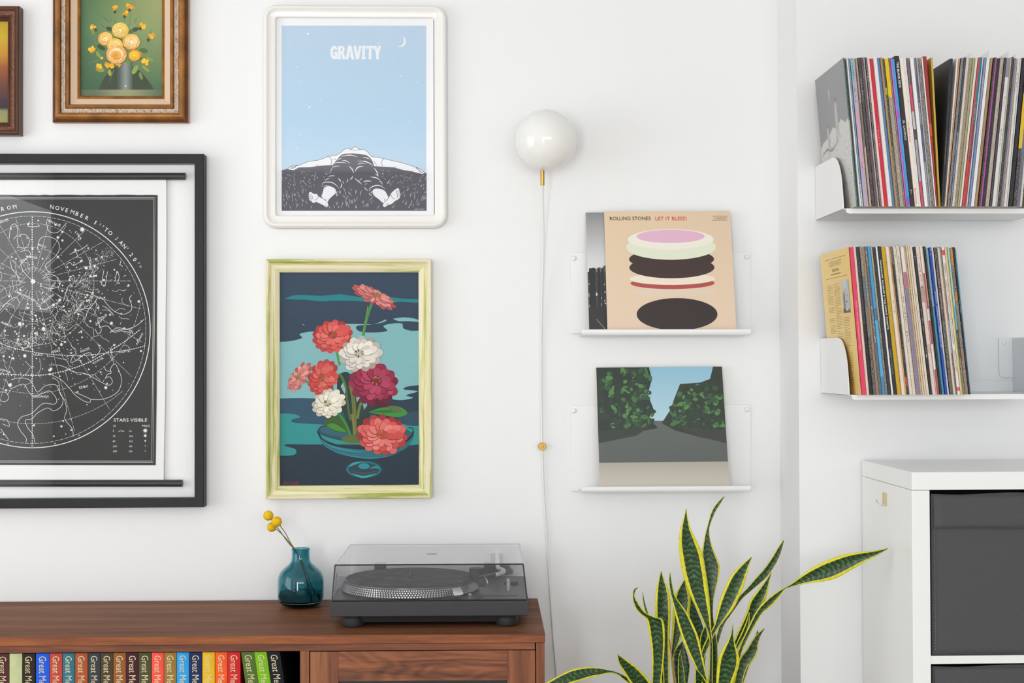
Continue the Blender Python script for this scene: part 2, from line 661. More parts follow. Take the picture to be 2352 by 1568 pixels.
# ================================================================ picture frames
def rails(parent, rect, Y, prof, mats, name='frame_rail', matsv=None, smooth=False):
    """four mitred mouldings. rect = outer edge in pixels; prof = [(inset, proud, material index of the strip that follows)]"""
    x0, y0, x1, y1 = rect
    a, b = P(x0, (y0 + y1) / 2, Y), P(x1, (y0 + y1) / 2, Y)
    t, m = P((x0 + x1) / 2, y0, Y), P((x0 + x1) / 2, y1, Y)
    X0, X1, Z0, Z1 = a.x, b.x, m.z, t.z
    def cor(i):
        return [(X0 + i, Z0 + i), (X1 - i, Z0 + i), (X1 - i, Z1 - i), (X0 + i, Z1 - i)]
    out = []
    for sd in range(4):
        mb = MB()
        rows = []
        for i, o, k in prof:
            c = cor(i)
            p, q = c[sd], c[(sd + 1) % 4]
            rows.append((Vector((p[0], Y_WALL[0] - o, p[1])), Vector((q[0], Y_WALL[0] - o, q[1])), k))
        for (p, q, k), (p2, q2, _) in zip(rows, rows[1:]):
            mb.face([p, q, q2, p2], k)
        mb.face([rows[-1][0], rows[-1][1], rows[0][1], rows[0][0]], 0)
        mb.face([r_[0] for r_ in rows][::-1], 0)
        mb.face([r_[1] for r_ in rows], 0)
        # weld
        mm = mats if sd % 2 == 0 else (matsv or mats)
        out.append(mk(name, mb, mm, parent, fixn=False))
        bm = bmesh.new(); bm.from_mesh(out[-1].data)
        bmesh.ops.remove_doubles(bm, verts=bm.verts, dist=1e-6)
        bmesh.ops.recalc_face_normals(bm, faces=bm.faces)
        bm.to_mesh(out[-1].data); bm.free()
        if smooth:
            out[-1].data.polygons.foreach_set('use_smooth', [True] * len(out[-1].data.polygons))
            out[-1].data.set_sharp_from_angle(angle=R(40))
    return X0, X1, Z0, Z1
Y_WALL = [YW - 0.002]

def board(name, parent, rect, Y0, Y1, mat, bevel=0.0):
    """flat sheet: rect in pixels seen at its front face Y0, thickness to Y1"""
    x0, y0, x1, y1 = rect
    a, b = P(x0, (y0 + y1) / 2, Y0), P(x1, (y0 + y1) / 2, Y0)
    t, m = P((x0 + x1) / 2, y0, Y0), P((x0 + x1) / 2, y1, Y0)
    return mk(name, MB().box((a.x, Y0, m.z), (b.x, Y1, t.z)), mat, parent, bevel=bevel)
# ================================================================ 1. large star chart in a black box frame
def star_chart():
    Y0 = YW - 0.040
    base = P(74, 1168, YW - 0.002)
    t = thing('framed_star_chart', 'large black framed star chart on rods behind glass', 'picture', base)
    px = 1.0 / 915
    rails(t, (-325, 353, 468, 1167), Y0, [(0, 0, 0), (0, 0.038, 0), (0.0015, 0.040, 0), (0.0215, 0.040, 0), (0.0225, 0.038, 0), (0.0225, 0, 0)], [M['black_frame']], 'frame_rail')
    board('backing_board', t, (-306, 372, 447, 1148), YW - 0.006, YW - 0.003, M['mat_board'])
    # rods
    rod = plain('black_rod', '#232324', 0.35, var=0.1)
    for (xr, yc) in ((426, 405), (419, 1109.5)):
        a, b = P(-278, yc, YW - 0.0165), P(xr, yc, YW - 0.0165)
        mk('hanging_rod', MB().tube([a, b], 0.0088, 16), rod, t, smooth='auto')
    # hanging paper with a slightly wavy right edge
    def edge(v, left):
        w = 3 * math.sin(v * 5.0 + 0.4) + 1.5 * math.sin(v * 11)
        return (-231 + w) if left else (381.5 - 2.5 * v + 0.6 * w * (0.3 + v))
    mb = MB()
    n, m = 28, 10
    for j in range(n + 1):
        v = j / n
        y = 410 + (1106 - 410) * v
        for i in range(m + 1):
            u = i / m
            x = edge(v, True) * (1 - u) + edge(v, False) * u
            w = 0.0016 * math.sin(v * 6.3 + 1) * (1 if i in (0, m) else 0.0)
            mb.v.append(P(x, y, YW - 0.0145 - w * 0.5))
    for j in range(n):
        for i in range(m):
            a = j * (m + 1) + i
            mb.f.append((a, a + 1, a + m + 2, a + m + 1)); mb.mi.append(0)
    mk('chart_paper', mb, M['paper'], t, solid=0.0003)
    # print
    W = C('#e8e8e8')
    A = Art((0, YW - 0.0158, 1.3), wrap=240)
    K = C('#232323')
    pts = [(-213, 449)]
    for i in range(1, 40):
        pts.append((-213 + 575 * i / 40, 447.5 + rnd.uniform(-.8, .8)))
    pts += [(362, 448), (361.5, 600), (360, 760), (359.5, 900), (357.5, 1068), (-212, 1067)]
    A.poly(pts, K)
    A.up().up()
    for d, w in ((6.2, 0.9), (9.2, 1.0)):
        A.stroke([(-213 + d, 447 + d), (362 - d, 447.5 + d), (360.5 - d, 760), (357.5 - d, 1067.5 - d), (-213 + d, 1067 - d)], w, W, closed=True)
    cx, cy, r = 74, 757, 271
    circ = lambda r_, a0=0, a1=360, n=120: [(cx + r_ * math.sin(R(a0 + (a1 - a0) * i / n)), cy - r_ * math.cos(R(a0 + (a1 - a0) * i / n))) for i in range(n + 1)]
    A.stroke(circ(r), 1.9, W)
    A.dash(circ(261, n=200), 0.7, W, 9, 2.5)
    A.arctext('FROM', cx, cy, 281, -17.5, -6.5, 9, W, 0.01)
    A.arctext('NOVEMBER 1', cx, cy, 281, 8, 32.5, 9.2, W, 0.01)
    A.arctext('ST', cx, cy, 286, 32.5, 35.5, 4.5, W, 0.01)
    A.arctext('TO JAN', cx, cy, 281, 35.5, 49, 9.2, W, 0.01)
    A.arctext('Y', cx, cy, 286, 49, 51, 4.5, W, 0.01)
    A.arctext('20', cx, cy, 281, 52, 57.5, 9.2, W, 0.01)
    A.arctext('TH', cx, cy, 286, 57.5, 61, 4.5, W, 0.01)
    z = lambda L, oy=740: [(a / 3.564, oy + b / 3.564) for a, b in L]
    # great circles
    eq = spline(z([(-560, 60), (-400, 190), (-200, 320), (0, 413), (80, 425), (260, 433), (400, 425), (570, 385), (720, 330), (880, 245), (1030, 150), (1150, 55)]), 8)
    A.dash(eq, 2.0, W, 3.5, 2.2)
    ec = spline(z([(-640, 150), (-400, 60), (-200, 110), (0, 170), (90, 205), (200, 230), (350, 255), (540, 270), (720, 268), (880, 250), (1080, 220), (1190, 190)]), 8)
    A.dash(ec, 1.7, W, 3, 2)
    A.dash([(74, 497), (74, 1020)], 1.8, W, 3.5, 2.2)
    pole = (76, 645)
    inside = lambda x, y, q=258: (x - cx) ** 2 + (y - cy) ** 2 < q * q
    for a in range(0, 360, 15):
        pts = []
        for k in range(3, 60):
            q = k * 8
            x, y = pole[0] + q * math.sin(R(a)), pole[1] - q * math.cos(R(a)) * 0.97
            if not inside(x, y):
                break
            pts.append((x, y))
        if len(pts) > 2 and a not in (180, 0):
            A.dash(pts, 0.55, W, 14, 2)
    for q in (38, 85, 140, 250, 320):
        pts = [(pole[0] + q * math.sin(R(a)), pole[1] + 8 - q * math.cos(R(a))) for a in range(0, 361, 5)]
        seg = []
        for p in pts:
            if inside(*p):
                seg.append(p)
            else:
                if len(seg) > 2:
                    A.dash(seg, 0.6, W, 6, 2)
                seg = []
        if len(seg) > 2:
            A.dash(seg, 0.6, W, 6, 2)
    # drawn figures
    L = [z(q) for q in (
        [(90, 545), (190, 505), (230, 560), (270, 600), (340, 585), (400, 560), (440, 590), (465, 640), (440, 670), (350, 665), (260, 745), (175, 775), (145, 830), (170, 890), (215, 950), (210, 985)],
        [(90, 470), (160, 455), (240, 470), (280, 530), (310, 570), (370, 520), (450, 510), (485, 560), (515, 630), (500, 690), (440, 725), (390, 700), (310, 740), (260, 790), (210, 800), (225, 860), (270, 920), (285, 990)],
        [(400, 350), (480, 350), (540, 370), (600, 405), (700, 420), (760, 450), (830, 490), (890, 515), (920, 490), (905, 450), (870, 450), (860, 465), (880, 425), (910, 415), (905, 380), (940, 340), (980, 410), (995, 480), (970, 560), (900, 610), (820, 632), (740, 630)],
        [(415, 425), (500, 470), (570, 540), (610, 590), (680, 640), (730, 655), (740, 630), (680, 600), (610, 570)],
        [(430, 450), (480, 490), (490, 580), (530, 640), (545, 720), (530, 790), (590, 870), (600, 935)],
        [(810, 45), (880, 30), (930, 80), (1000, 70), (1090, 90), (1050, 60), (960, 65), (900, 80)],
        [(600, 260), (580, 330), (640, 300), (690, 260), (740, 250), (770, 285), (820, 230), (800, 180)],
        [(0, 570), (50, 575), (70, 620), (40, 650), (0, 640)], [(0, 790), (60, 800), (75, 850), (20, 830)], [(5, 870), (70, 960)],
        [(140, 160), (180, 210), (230, 200), (240, 170), (200, 150)], [(850, 360), (870, 395), (910, 400)])]
    for q in L:
        A.curve(q, 1.0, W, 4)
    u = [z(q, 340) for q in (
        [(305, 830), (330, 740), (400, 725), (470, 760), (485, 830), (440, 900), (370, 960), (410, 1020), (450, 1010)],
        [(140, 760), (150, 720), (200, 705), (240, 750), (220, 810), (160, 810), (140, 760)],
        [(245, 600), (230, 640), (320, 640), (310, 625)], [(380, 600), (400, 680), (470, 690), (520, 640), (545, 610)],
        [(75, 740), (90, 640), (130, 625), (145, 700), (110, 745)], [(165, 850), (220, 835), (250, 870), (200, 920), (170, 950), (200, 1020), (260, 1080)],
        [(85, 920), (100, 990), (150, 1050), (160, 1090), (210, 1100)], [(570, 870), (620, 850), (640, 890), (670, 900)], [(600, 850), (660, 830), (720, 790)],
        [(540, 960), (570, 935), (600, 960), (640, 940), (680, 925)], [(350, 1070), (400, 1030), (470, 1060), (490, 1120), (430, 1150), (370, 1140)],
        [(700, 1170), (740, 1180), (780, 1210), (840, 1230), (870, 1270), (930, 1330), (1000, 1360), (1060, 1340), (1080, 1300), (1060, 1230), (1080, 1205)],
        [(700, 1400), (720, 1330), (770, 1270), (800, 1220)], [(840, 1290), (890, 1320), (930, 1370)], [(900, 1510), (960, 1470), (1040, 1480), (1120, 1450), (1180, 1400)],
        [(780, 1480), (800, 1520), (830, 1490), (810, 1450)], [(940, 1090), (960, 1010), (975, 1060), (955, 1110)], [(860, 1130), (880, 1010)], [(830, 1120), (850, 1000)],
        [(980, 950), (1005, 970)], [(990, 920), (980, 960)], [(1010, 1050), (1030, 1040)], [(560, 1080), (600, 1040), (605, 1100), (560, 1130), (540, 1180), (520, 1250)],
        [(300, 1260), (350, 1320), (420, 1290), (500, 1240), (470, 1200)], [(0, 1330), (60, 1260), (130, 1220), (160, 1270)], [(820, 1460), (800, 1400), (840, 1380)])]
    for q in u:
        A.curve(q, 1.0, W, 4)
    for k in range(110):          # smaller engraved figures
        a, q = rnd.uniform(0, 360), 250 * math.sqrt(rnd.random())
        x, y = cx + q * math.sin(R(a)), cy - q * math.cos(R(a)) * 0.55 - 10
        if not inside(x, y, 235):
            continue
        pts, an = [(x, y)], rnd.uniform(0, 6.3)
        for i in range(rnd.randint(3, 6)):
            an += rnd.uniform(-1.1, 1.1)
            x, y = x + 9 * math.cos(an), y + 9 * math.sin(an)
            pts.append((x, y))
        A.curve(pts, 0.65, W, 3)
    # milky way stipple
    way = spline([(262, 572), (215, 612), (195, 660), (170, 715), (130, 755), (85, 775), (30, 790), (-30, 830), (-80, 900), (-100, 960)], 12)
    for k in range(2300):
        p = rnd.choice(way)
        x, y = p[0] + rnd.gauss(0, 9), p[1] + rnd.gauss(0, 7)
        if inside(x, y):
            q = rnd.uniform(0.35, 0.75)
            A.tri([(x - q, y), (x, y - q), (x + q, y), (x, y + q)], [(0, 1, 2, 3)], W)
    for k in range(640):
        if rnd.random() < 0.45:
            p = rnd.choice(way)
            x, y = p[0] + rnd.gauss(0, 38), p[1] + rnd.gauss(0, 30)
        else:
            a, q = rnd.uniform(0, 360), 255 * math.sqrt(rnd.random())
            x, y = cx + q * math.sin(R(a)), cy - q * math.cos(R(a))
            if y > 900 and rnd.random() < .6:
                continue
        if not inside(x, y, 255):
            continue
        s_ = rnd.choice((1.1, 1.1, 1.1, 1.5, 1.5, 2.0, 2.6, 3.4))
        A.star(x, y, s_, W, 6 if s_ > 1.3 else 4, 0.5)
    for x, y, s_ in ((189, 527, 6.5), (76, 646, 7), (198, 615, 5), (100, 755, 6), (57, 817, 5), (243, 890, 4.5), (23, 884, 5.5), (45, 743, 5), (256, 742, 4.5), (117, 847, 4.5), (141, 791, 4), (123, 700, 4.5), (137, 689, 4.5), (319, 692, 4), (133, 545, 4)):
        A.star(x, y, s_, W, 8, 0.55)
    names = [('LYRA', 172, 533, 22, 55), ('HERCULES', 107, 507, 34, 25), ('DRACO', 86, 563, 20, 20), ('URSA', 46, 603, 17, -25), ('MINOR', 66, 592, 20, 8), ('CYGNUS', 203, 590, 30, 85),
             ('DELPHINUS', 264, 584, 40, 85), ('CEPHEUS', 118, 668, 22, -60), ('LACERTA', 206, 697, 28, -68), ('ANDROMEDA', 172, 722, 38, -52), ('PEGASUS', 223, 748, 34, -46), ('CASSIOPEIA', 100, 697, 32, -38),
             ('CAMELOPARDALIS', 34, 671, 48, 25), ('AURIGA', 1, 741, 26, 24), ('TAURUS', 76, 817, 22, 0), ('ARIES', 117, 811, 22, -10), ('PISCES', 186, 810, 22, -22), ('AQUARIUS', 316, 793, 30, -62), ('BOOTES', 1, 513, 20, -18),
             ('EQUATOR', 214, 837, 28, -27), ('ECLIPTIC', 274, 811, 26, -8), ('CETUS', 182, 893, 21, -12), ('ERIDANUS', 77, 913, 35, 0), ('ORION', -9, 849, 24, 12)]
    A.up()
    for s_, x, y, w, a in names:
        if inside(x + w / 2, y, 262):
            A.text(s_, x, y, w, 5.2, W, a, 0.004)
    for i, (x, y) in enumerate(((16, 1020), (72, 1025), (124, 1020), (179, 1001), (236, 965))):
        A.text(str(75 - 15 * i), x, y, None, 3.4, W)
    A.text('STARS VISIBLE', 261, 968, 77, 7.4, W, 0, 0.006)
    A.text('N', 260, 980, None, 5, W, 0, 0, 0.3).text('MAG', 326, 980, 18, 5, W, 0, 0, 0.3)
    for i, (a, b) in enumerate((('9', '1st'), ('35', '2nd'), ('82', '3rd'), ('210', '4th'), ('308', '5th'))):
        y = 991.5 + 11.7 * i
        A.text(a, 259, y, None, 4.2, W, 0, 0, 0.3).text(b, 296, y, None, 4.2, W, 0, 0, 0.3)
        A.star(333.5, y - 3, (6, 4.5, 3, 1.8, 1.5)[i], W, (8, 6, 4, 4, 4)[i], 0.5)
    A.text('of the', 272, 991.5, None, 4, W, 0, 0, 0.4)
    A.build('chart_print', M['print'], t, 'stuff')
    board('glass_pane', t, (-308, 370, 449, 1150), YW - 0.0365, YW - 0.0345, M['glass'])
star_chart()

# ================================================================ 2. rose painting in a gilt frame
gold = plain('gilt_wood', '#9a6428', 0.38, 0.25, var=0.35, vscale=25)
gold2 = plain('dark_gilt_wood', '#5f3717', 0.45, 0.15, var=0.35, vscale=25)
crack = NT('crackled_cream_paint')
_v = crack.coords((260, 260, 90))
_n = crack.noise(_v, 1.0, 5, 0.7, 1.0)
crack.link(crack.ramp(_n, [(0.36, C('#6b4026')), (0.43, C('#b89d84')), (0.6, C('#d6c6b4'))]), crack.b.inputs['Base Color'])
crack.b.inputs['Roughness'].default_value = 0.6
linen = plain('beige_linen_liner', '#dcc0a4', 0.85, bump=0.3, bscale=900)

def rose(A, cx, cy, r, cols, n=9, rings=4):
    for k in range(rings):
        q = r * (1 - k * 0.24)
        A.up()
        for i in range(n):
            a = 360 * i / n + k * 23 + rnd.uniform(-8, 8)
            c = mixc(C(cols[k % len(cols)]), C(cols[(k + 1) % len(cols)]), rnd.random() * 0.6)
            ox, oy = -k * r * 0.03, k * r * 0.05
            px_, py_ = cx + ox + q * 0.6 * math.cos(R(a)), cy + oy + q * 0.52 * math.sin(R(a))
            A.ell(px_, py_ + r * .02, q * 0.53, q * 0.40, mixc(C('#b8741a'), C(cols[0]), 0.35), a + 90, 12)
            A.ell(px_, py_, q * 0.5, q * 0.36, c, a + 90, 12)
    A.up()
    A.ell(cx, cy, r * 0.16, r * 0.13, cols[-1], n=10)

def rose_picture():
    base = P(276, 281, YW - 0.002)
    t = thing('framed_rose_painting', 'gilt framed oil painting of yellow roses in a grey vase', 'picture', base)
    k = 1 / 915
    ZT = -150
    pr = [(0, 0, 0), (0, 0.017, 1), (3 * k, 0.021, 1), (6 * k, 0.020, 0), (8 * k, 0.027, 0), (11 * k, 0.031, 0), (15 * k, 0.032, 0), (19 * k, 0.029, 1), (21 * k, 0.023, 2), (25 * k, 0.0215, 2), (30 * k, 0.0235, 1),
          (32 * k, 0.025, 0), (35 * k, 0.0275, 0), (38 * k, 0.026, 1), (40.5 * k, 0.0195, 1), (40.5 * k, 0.010, 1), (40.5 * k, 0, 0)]
    mats = [gold, gold2, crack.m]
    rails(t, (121, ZT, 432, 281), YW - 0.02, pr, mats, 'frame_rail')
    rails(t, (121, ZT, 432, 281), YW - 0.02, [(40.6 * k, 0.004, 0), (40.6 * k, 0.0195, 0), (54.5 * k, 0.0125, 0), (54.5 * k, 0.004, 0)], [linen], 'liner_rail')
    rails(t, (121, ZT, 432, 281), YW - 0.02, [(54.6 * k, 0.004, 0), (54.6 * k, 0.0135, 0), (57.5 * k, 0.0155, 0), (60.5 * k, 0.012, 0), (60.5 * k, 0.004, 0)], [gold], 'inner_lip')
    Yp = YW - 0.008
    board('canvas', t, (178, ZT + 55, 378, 226), Yp, YW - 0.004, M['mat_board'])
    A = Art((0, Yp - 0.0002, 1.3), tf=lambda x, y: (x / 4.127, y / 4.127))
    g = {(0, 0): '#47663f', (1, 0): '#6e7a45', (2, 0): '#b7b17a', (0, 1): '#476e4b', (1, 1): '#7d9560', (2, 1): '#8f9c66', (0, 2): '#2f5a3e', (1, 2): '#33523a', (2, 2): '#2c6343'}
    def bg(u, v):
        x, y = u * 2, v * 2
        i, j = min(int(x), 1), min(int(y), 1)
        fx, fy = x - i, y - j
        a = mixc(C(g[i, j]), C(g[i + 1, j]), fx)
        b = mixc(C(g[i, j + 1]), C(g[i + 1, j + 1]), fx)
        return mixc(a, b, fy)
    A.grad(760, -400, 1550, 925, bg, 12, 18)
    A.up()
    A.smooth([(930, 860), (1000, 720), (1120, 620), (1280, 640), (1400, 760), (1440, 860), (1200, 880)], '#35432c')
    A.up().grad(760, 850, 1550, 930, lambda u, v: mixc(C('#5c6b50'), C('#9c9d72'), max(0, 1 - abs(u - .55) * 2.6)), 12, 3)
    A.up().grad(1112, 590, 1255, 850, lambda u, v: mixc(C('#49534d'), C('#8b948c'), max(0, 1 - abs(u - .55) * 2.4)), 8, 3)
    A.up().ell(1191, 815, 5, 8, '#ffffff')
    st = ['#5d6d38', '#8a9648', '#3d4a2c']
    for a in ([(1105, 150), (1080, 100), (1095, 80)], [(1180, 200), (1185, 160), (1190, 130)], [(1225, 250), (1240, 130), (1225, 90)], [(1040, 210), (980, 160), (905, 130)], [(1060, 200), (1030, 140), (1015, 100)],
              [(1300, 250), (1330, 180), (1300, 110)], [(1400, 370), (1430, 300), (1420, 260)], [(1330, 620), (1420, 690), (1450, 760)], [(940, 570), (870, 590), (835, 605)], [(1080, 660), (1050, 740), (1030, 795)], [(990, 260), (960, 235), (950, 230)], [(1390, 400), (1440, 430), (1500, 500)]):
        A.curve(a, 5, rnd.choice(st), 4, taper=2)
    A.up()
    for x, y, l, w, a, c in ((930, 515, 50, 26, 60, '#7fa03a'), (1040, 690, 45, 28, 80, '#a9a63c'), (1280, 660, 80, 40, -60, '#86a14a'), (1335, 720, 60, 25, 70, '#7a8748'), (1360, 480, 70, 40, 10, '#4a6b35'), (1280, 280, 60, 35, -20, '#45502c'), (1040, 275, 60, 35, 20, '#3f4a2a'), (960, 450, 70, 35, 30, '#3c4526'),
                             (1380, 650, 80, 22, 40, '#8a9a40'), (880, 300, 45, 25, 70, '#8a8a3a'), (950, 660, 70, 40, 10, '#8d9338'), (1210, 590, 50, 20, 60, '#6b8a3a'), (1330, 560, 80, 20, -10, '#5f7a34'), (1420, 560, 60, 20, 30, '#7d9a48'), (1090, 205, 30, 14, 70, '#6d7d40'), (1285, 195, 40, 18, -70, '#7a8a48'), (1120, 380, 60, 40, 20, '#4b5426'), (1240, 300, 40, 30, 0, '#5d6c32')):
        A.ell(x, y, l / 2 + 8, w / 2 + 3, c, a, 14)
    A.up()
    for x, y, s_ in ((1090, 75, 34), (1235, 55, 46), (1190, 125, 34), (882, 258, 34), (1350, 245, 42), (1440, 335, 38), (870, 465, 42), (1375, 590, 44), (940, 625, 36), (1300, 520, 52), (1040, 610, 52), (965, 550, 18), (1120, 615, 30)):
        for i in range(9):
            a = rnd.uniform(0, 360)
            A.ell(x + s_ * 0.45 * math.cos(R(a)), y + s_ * 0.45 * math.sin(R(a)), s_ * rnd.uniform(.35, .55), s_ * rnd.uniform(.22, .36), rnd.choice(('#e9a80c', '#f2b90f', '#e29509', '#f4c62c')), a, 10)
    for x, y in ((1090, 112), (1180, 158), (1228, 95), (1330, 272), (1405, 378), (908, 285)):
        A.up().ell(x, y, 14, 16, '#4a3f22', n=10)
    for x, y, r_, cs in ((1000, 365, 72, ('#e7ab28', '#f6d98e', '#f2b13a', '#fdf0c8')), (1140, 285, 82, ('#dfc04a', '#f1dd8d', '#e8b92f', '#f6e8b0')), (1245, 395, 84, ('#eaa62c', '#f7dda0', '#f3c15e', '#fbeed0')), (1090, 430, 78, ('#efb92c', '#f7e29c', '#f0c040', '#f9e7b4')), (1105, 515, 100, ('#e9a648', '#f8dfb0', '#f2b45a', '#e8962a')), (1275, 525, 58, ('#eaa70c', '#f5c62a', '#f0b414', '#f7d860'))):
        rose(A, x, y, r_, cs)
    A.build('painting', M['oil'], t)
rose_picture()

# ================================================================ 3. small painting in a dark carved frame, cut by the left edge
def small_picture():
    t = thing('framed_sunset_painting', 'small dark brown carved frame with yellow to brown painting', 'picture', P(-60, 310, YW - 0.002))
    k = 1 / 915
    dk = wood('dark_carved_wood', '#2c1710', '#4d2b1c', '#6b4029', 'X', 1.5, 0.4)
    dkv = wood('dark_carved_wood_upright', '#2c1710', '#4d2b1c', '#6b4029', 'Z', 1.5, 0.4)
    orn = NT('bronzed_ornament')
    v = orn.coords((420, 420, 420))
    vo = orn.add('ShaderNodeTexVoronoi')
    orn.link(v, vo.inputs['Vector'])
    vo.inputs['Scale'].default_value = 1.0
    orn.link(orn.ramp(vo.outputs[0], [(0.15, C('#a8765a')), (0.6, C('#5b3522'))]), orn.b.inputs['Base Color'])
    orn.b.inputs['Roughness'].default_value = 0.5
    orn.bump(vo.outputs[0], 0.6, 0.001)
    pr = [(0, 0, 0), (0, 0.030, 0), (2 * k, 0.0325, 0), (7 * k, 0.033, 0), (9 * k, 0.031, 0), (11 * k, 0.028, 1), (17 * k, 0.024, 1), (19 * k, 0.0225, 0), (23 * k, 0.020, 0), (25 * k, 0.0215, 0), (29 * k, 0.018, 0), (30.5 * k, 0.010, 0), (30.5 * k, 0, 0)]
    rails(t, (-185, 15, 46, 310), YW - 0.025, pr, [dk, orn.m], 'frame_rail', [dkv, orn.m])
    board('canvas', t, (-158, 42, 20, 284), YW - 0.010, YW - 0.005, M['mat_board'])
    A = Art((0, YW - 0.0102, 1.3))
    st = [(0, '#b39a14'), (0.18, '#c9a51c'), (0.34, '#c08a24'), (0.46, '#9a5220'), (0.62, '#6b3a26'), (0.78, '#3a2430'), (0.855, '#2f2030'), (0.875, '#8c8a5c'), (1, '#9c9a5a')]
    def g(u, v):
        for (a, c), (b, d) in zip(st, st[1:]):
            if v <= b:
                return mixc(C(c), C(d), (v - a) / (b - a))
        return C(st[-1][1])
    A.grad(-158, 42, 20, 284, g, 4, 60)
    A.build('painting', M['oil'], t)
small_picture()

# ================================================================ 4. poster in a rounded white tray frame
def rr_path(x0, z0, x1, z1, r, n=8):
    pts = []
    for cx_, cz_, a0 in ((x1 - r, z1 - r, 0), (x0 + r, z1 - r, 90), (x0 + r, z0 + r, 180), (x1 - r, z0 + r, 270)):
        for i in range(n + 1):
            a = R(a0 + 90 * i / n)
            pts.append((cx_ + r * math.cos(a), cz_ + r * math.sin(a)))
    return pts

def poster():
    t = thing('framed_poster', 'blue poster of a person lying on a dark hill in rounded white frame', 'picture', P(815, 523, YW - 0.002))
    Y0 = YW - 0.026
    a, b = P(604, 266, Y0), P(1025, 266, Y0)
    m, tp = P(815, 522, Y0), P(815, 11, Y0)
    k = 1 / 920
    mb = MB()
    prof = [(0.0, 0.0), (-0.001, 0.012), (0.0005, 0.019), (0.004, 0.0235), (0.008, 0.0245), (0.011, 0.0225), (0.0135, 0.0195), (0.017, 0.0185), (0.026, 0.0165), (0.0285, 0.0165), (0.0298, 0.0145), (0.030, 0.0085), (0.030, 0.0)]
    n = None
    for ins, o in prof:
        rad = max(0.032 - ins * 0.85, 0.006)
        pts = rr_path(a.x + ins, m.z + ins, b.x - ins, tp.z - ins, rad)
        n = len(pts)
        mb.v += [Vector((x, YW - 0.002 - o, z_)) for x, z_ in pts]
    for j in range(len(prof) - 1):
        for i in range(n):
            i2 = (i + 1) % n
            mb.f.append((j * n + i, j * n + i2, (j + 1) * n + i2, (j + 1) * n + i)); mb.mi.append(0)
    wf = plain('glossy_off_white_plastic', '#f1efea', 0.22, spec=0.5)
    mk('frame_moulding', mb, wf, t, smooth='auto')
    Yp = YW - 0.0075
    board('poster_paper', t, (630, 36, 996, 498), Yp, YW - 0.004, plain('poster_margin_paper', '#f7f7fa', 0.7))
    A = Art((0, Yp - 0.0002, 1.3))
    A.grad(647, 59, 979, 484, lambda u, v: mixc(mixc(C('#bcd3e8'), C('#b3d3ec'), min(1, v * 2)), C('#c0d8ea'), max(0, v * 2 - 1)), 4, 10)
    wh = '#f0f1f5'
    A.up()
    def heavy(ch, x, w):
        t_, b_, k_ = 107.5, 133.0, 6.2
        m_ = x + w / 2
        P_ = {'G': [[(m_ + w * .32 * math.cos(R(a)) + 1, 120.2 + 12.4 * math.sin(R(a))) for a in range(-30, -331, -15)], [(x + w - 3.2, 121), (x + w - 3.2, 135)], [(m_ + .5, 121.5), (x + w, 121.5)]],
              'R': [[(x + 3.5, 105), (x + 3.5, 136)], [(x + 3, t_), (x + w * .55, t_), (x + w * .72, 111), (x + w * .72, 116), (x + w * .55, 120.5), (x + 3, 120.5)], [(x + w * .58, 121), (x + w * .8, 136)]],
              'A': [[(x + 2.6, 136), (m_ - .6, 105)], [(x + w - 2.6, 136), (m_ + .6, 105)], [(x + 4, 128.5), (x + w - 4, 128.5)]],
              'V': [[(x + 2.6, 105), (m_ - .4, 136)], [(x + w - 2.6, 105), (m_ + .4, 136)]],
              'I': [[(m_, 105), (m_, 136)], [(x + .5, t_), (x + w - .5, t_)], [(x + .5, b_), (x + w - .5, b_)]],
              'T': [[(m_, 105), (m_, 136)], [(x, t_), (x + w, t_)], [(x + 1.4, 105), (x + 1.4, 113)], [(x + w - 1.4, 105), (x + w - 1.4, 113)]],
              'Y': [[(x + 2.6, 105), (m_, 123)], [(x + w - 2.6, 105), (m_, 123)], [(m_, 120), (m_, 136)]]}[ch]
        for q_ in P_:
            thin = (ch in 'T' and len(q_) == 2 and q_[0][0] == q_[1][0] and q_[0][0] != m_) or (ch == 'A' and q_[0][1] == q_[1][1])
            A.stroke(q_, 2.8 if thin else (5.0 if q_[0][1] == q_[1][1] else k_), wh)
    for ch, x_, w_ in (('G', 757.5, 18), ('R', 776, 18), ('A', 794, 19), ('V', 812, 18), ('I', 830, 10.5), ('T', 841.5, 17), ('Y', 858.5, 17)):
        heavy(ch, x_, w_)
    q = lambda L: [(580 + x / 2.904, y / 2.904) for x, y in L]
    A.smooth(q([(1003, 242), (1018, 258), (1023, 280), (1013, 302), (992, 314), (966, 308), (990, 304), (1004, 290), (1010, 270)]), wh, 3)
    for x, y, s_ in ((370, 225, 8), (235, 235, 3), (250, 283, 4), (310, 340, 3), (297, 445, 5), (310, 540, 4), (380, 714, 7), (452, 670, 4), (838, 728, 4), (990, 507, 5), (1102, 550, 4), (1050, 806, 4), (320, 898, 4), (296, 990, 5), (840, 290, 4), (930, 412, 3), (245, 660, 3), (970, 885, 3), (675, 275, 3), (565, 550, 3), (258, 960, 3)):
        A.star(580 + x / 2.904, y / 2.904, s_ / 2.2, C(wh), 4, 0.5)
    z = lambda L: [(620 + x / 6.031, 320 + y / 6.031) for x, y in L]
    A.tf = lambda x, y: (620 + x / 6.031, 320 + y / 6.031)
    dkc, ink = '#57545f', '#45434c'
    A.up()
    A.poly([(163, 428), (250, 405), (400, 385), (640, 360), (850, 340), (1450, 350), (1700, 380), (1800, 405), (2000, 440), (2100, 470), (2170, 466), (2170, 989), (163, 989)], dkc)
    A.up()
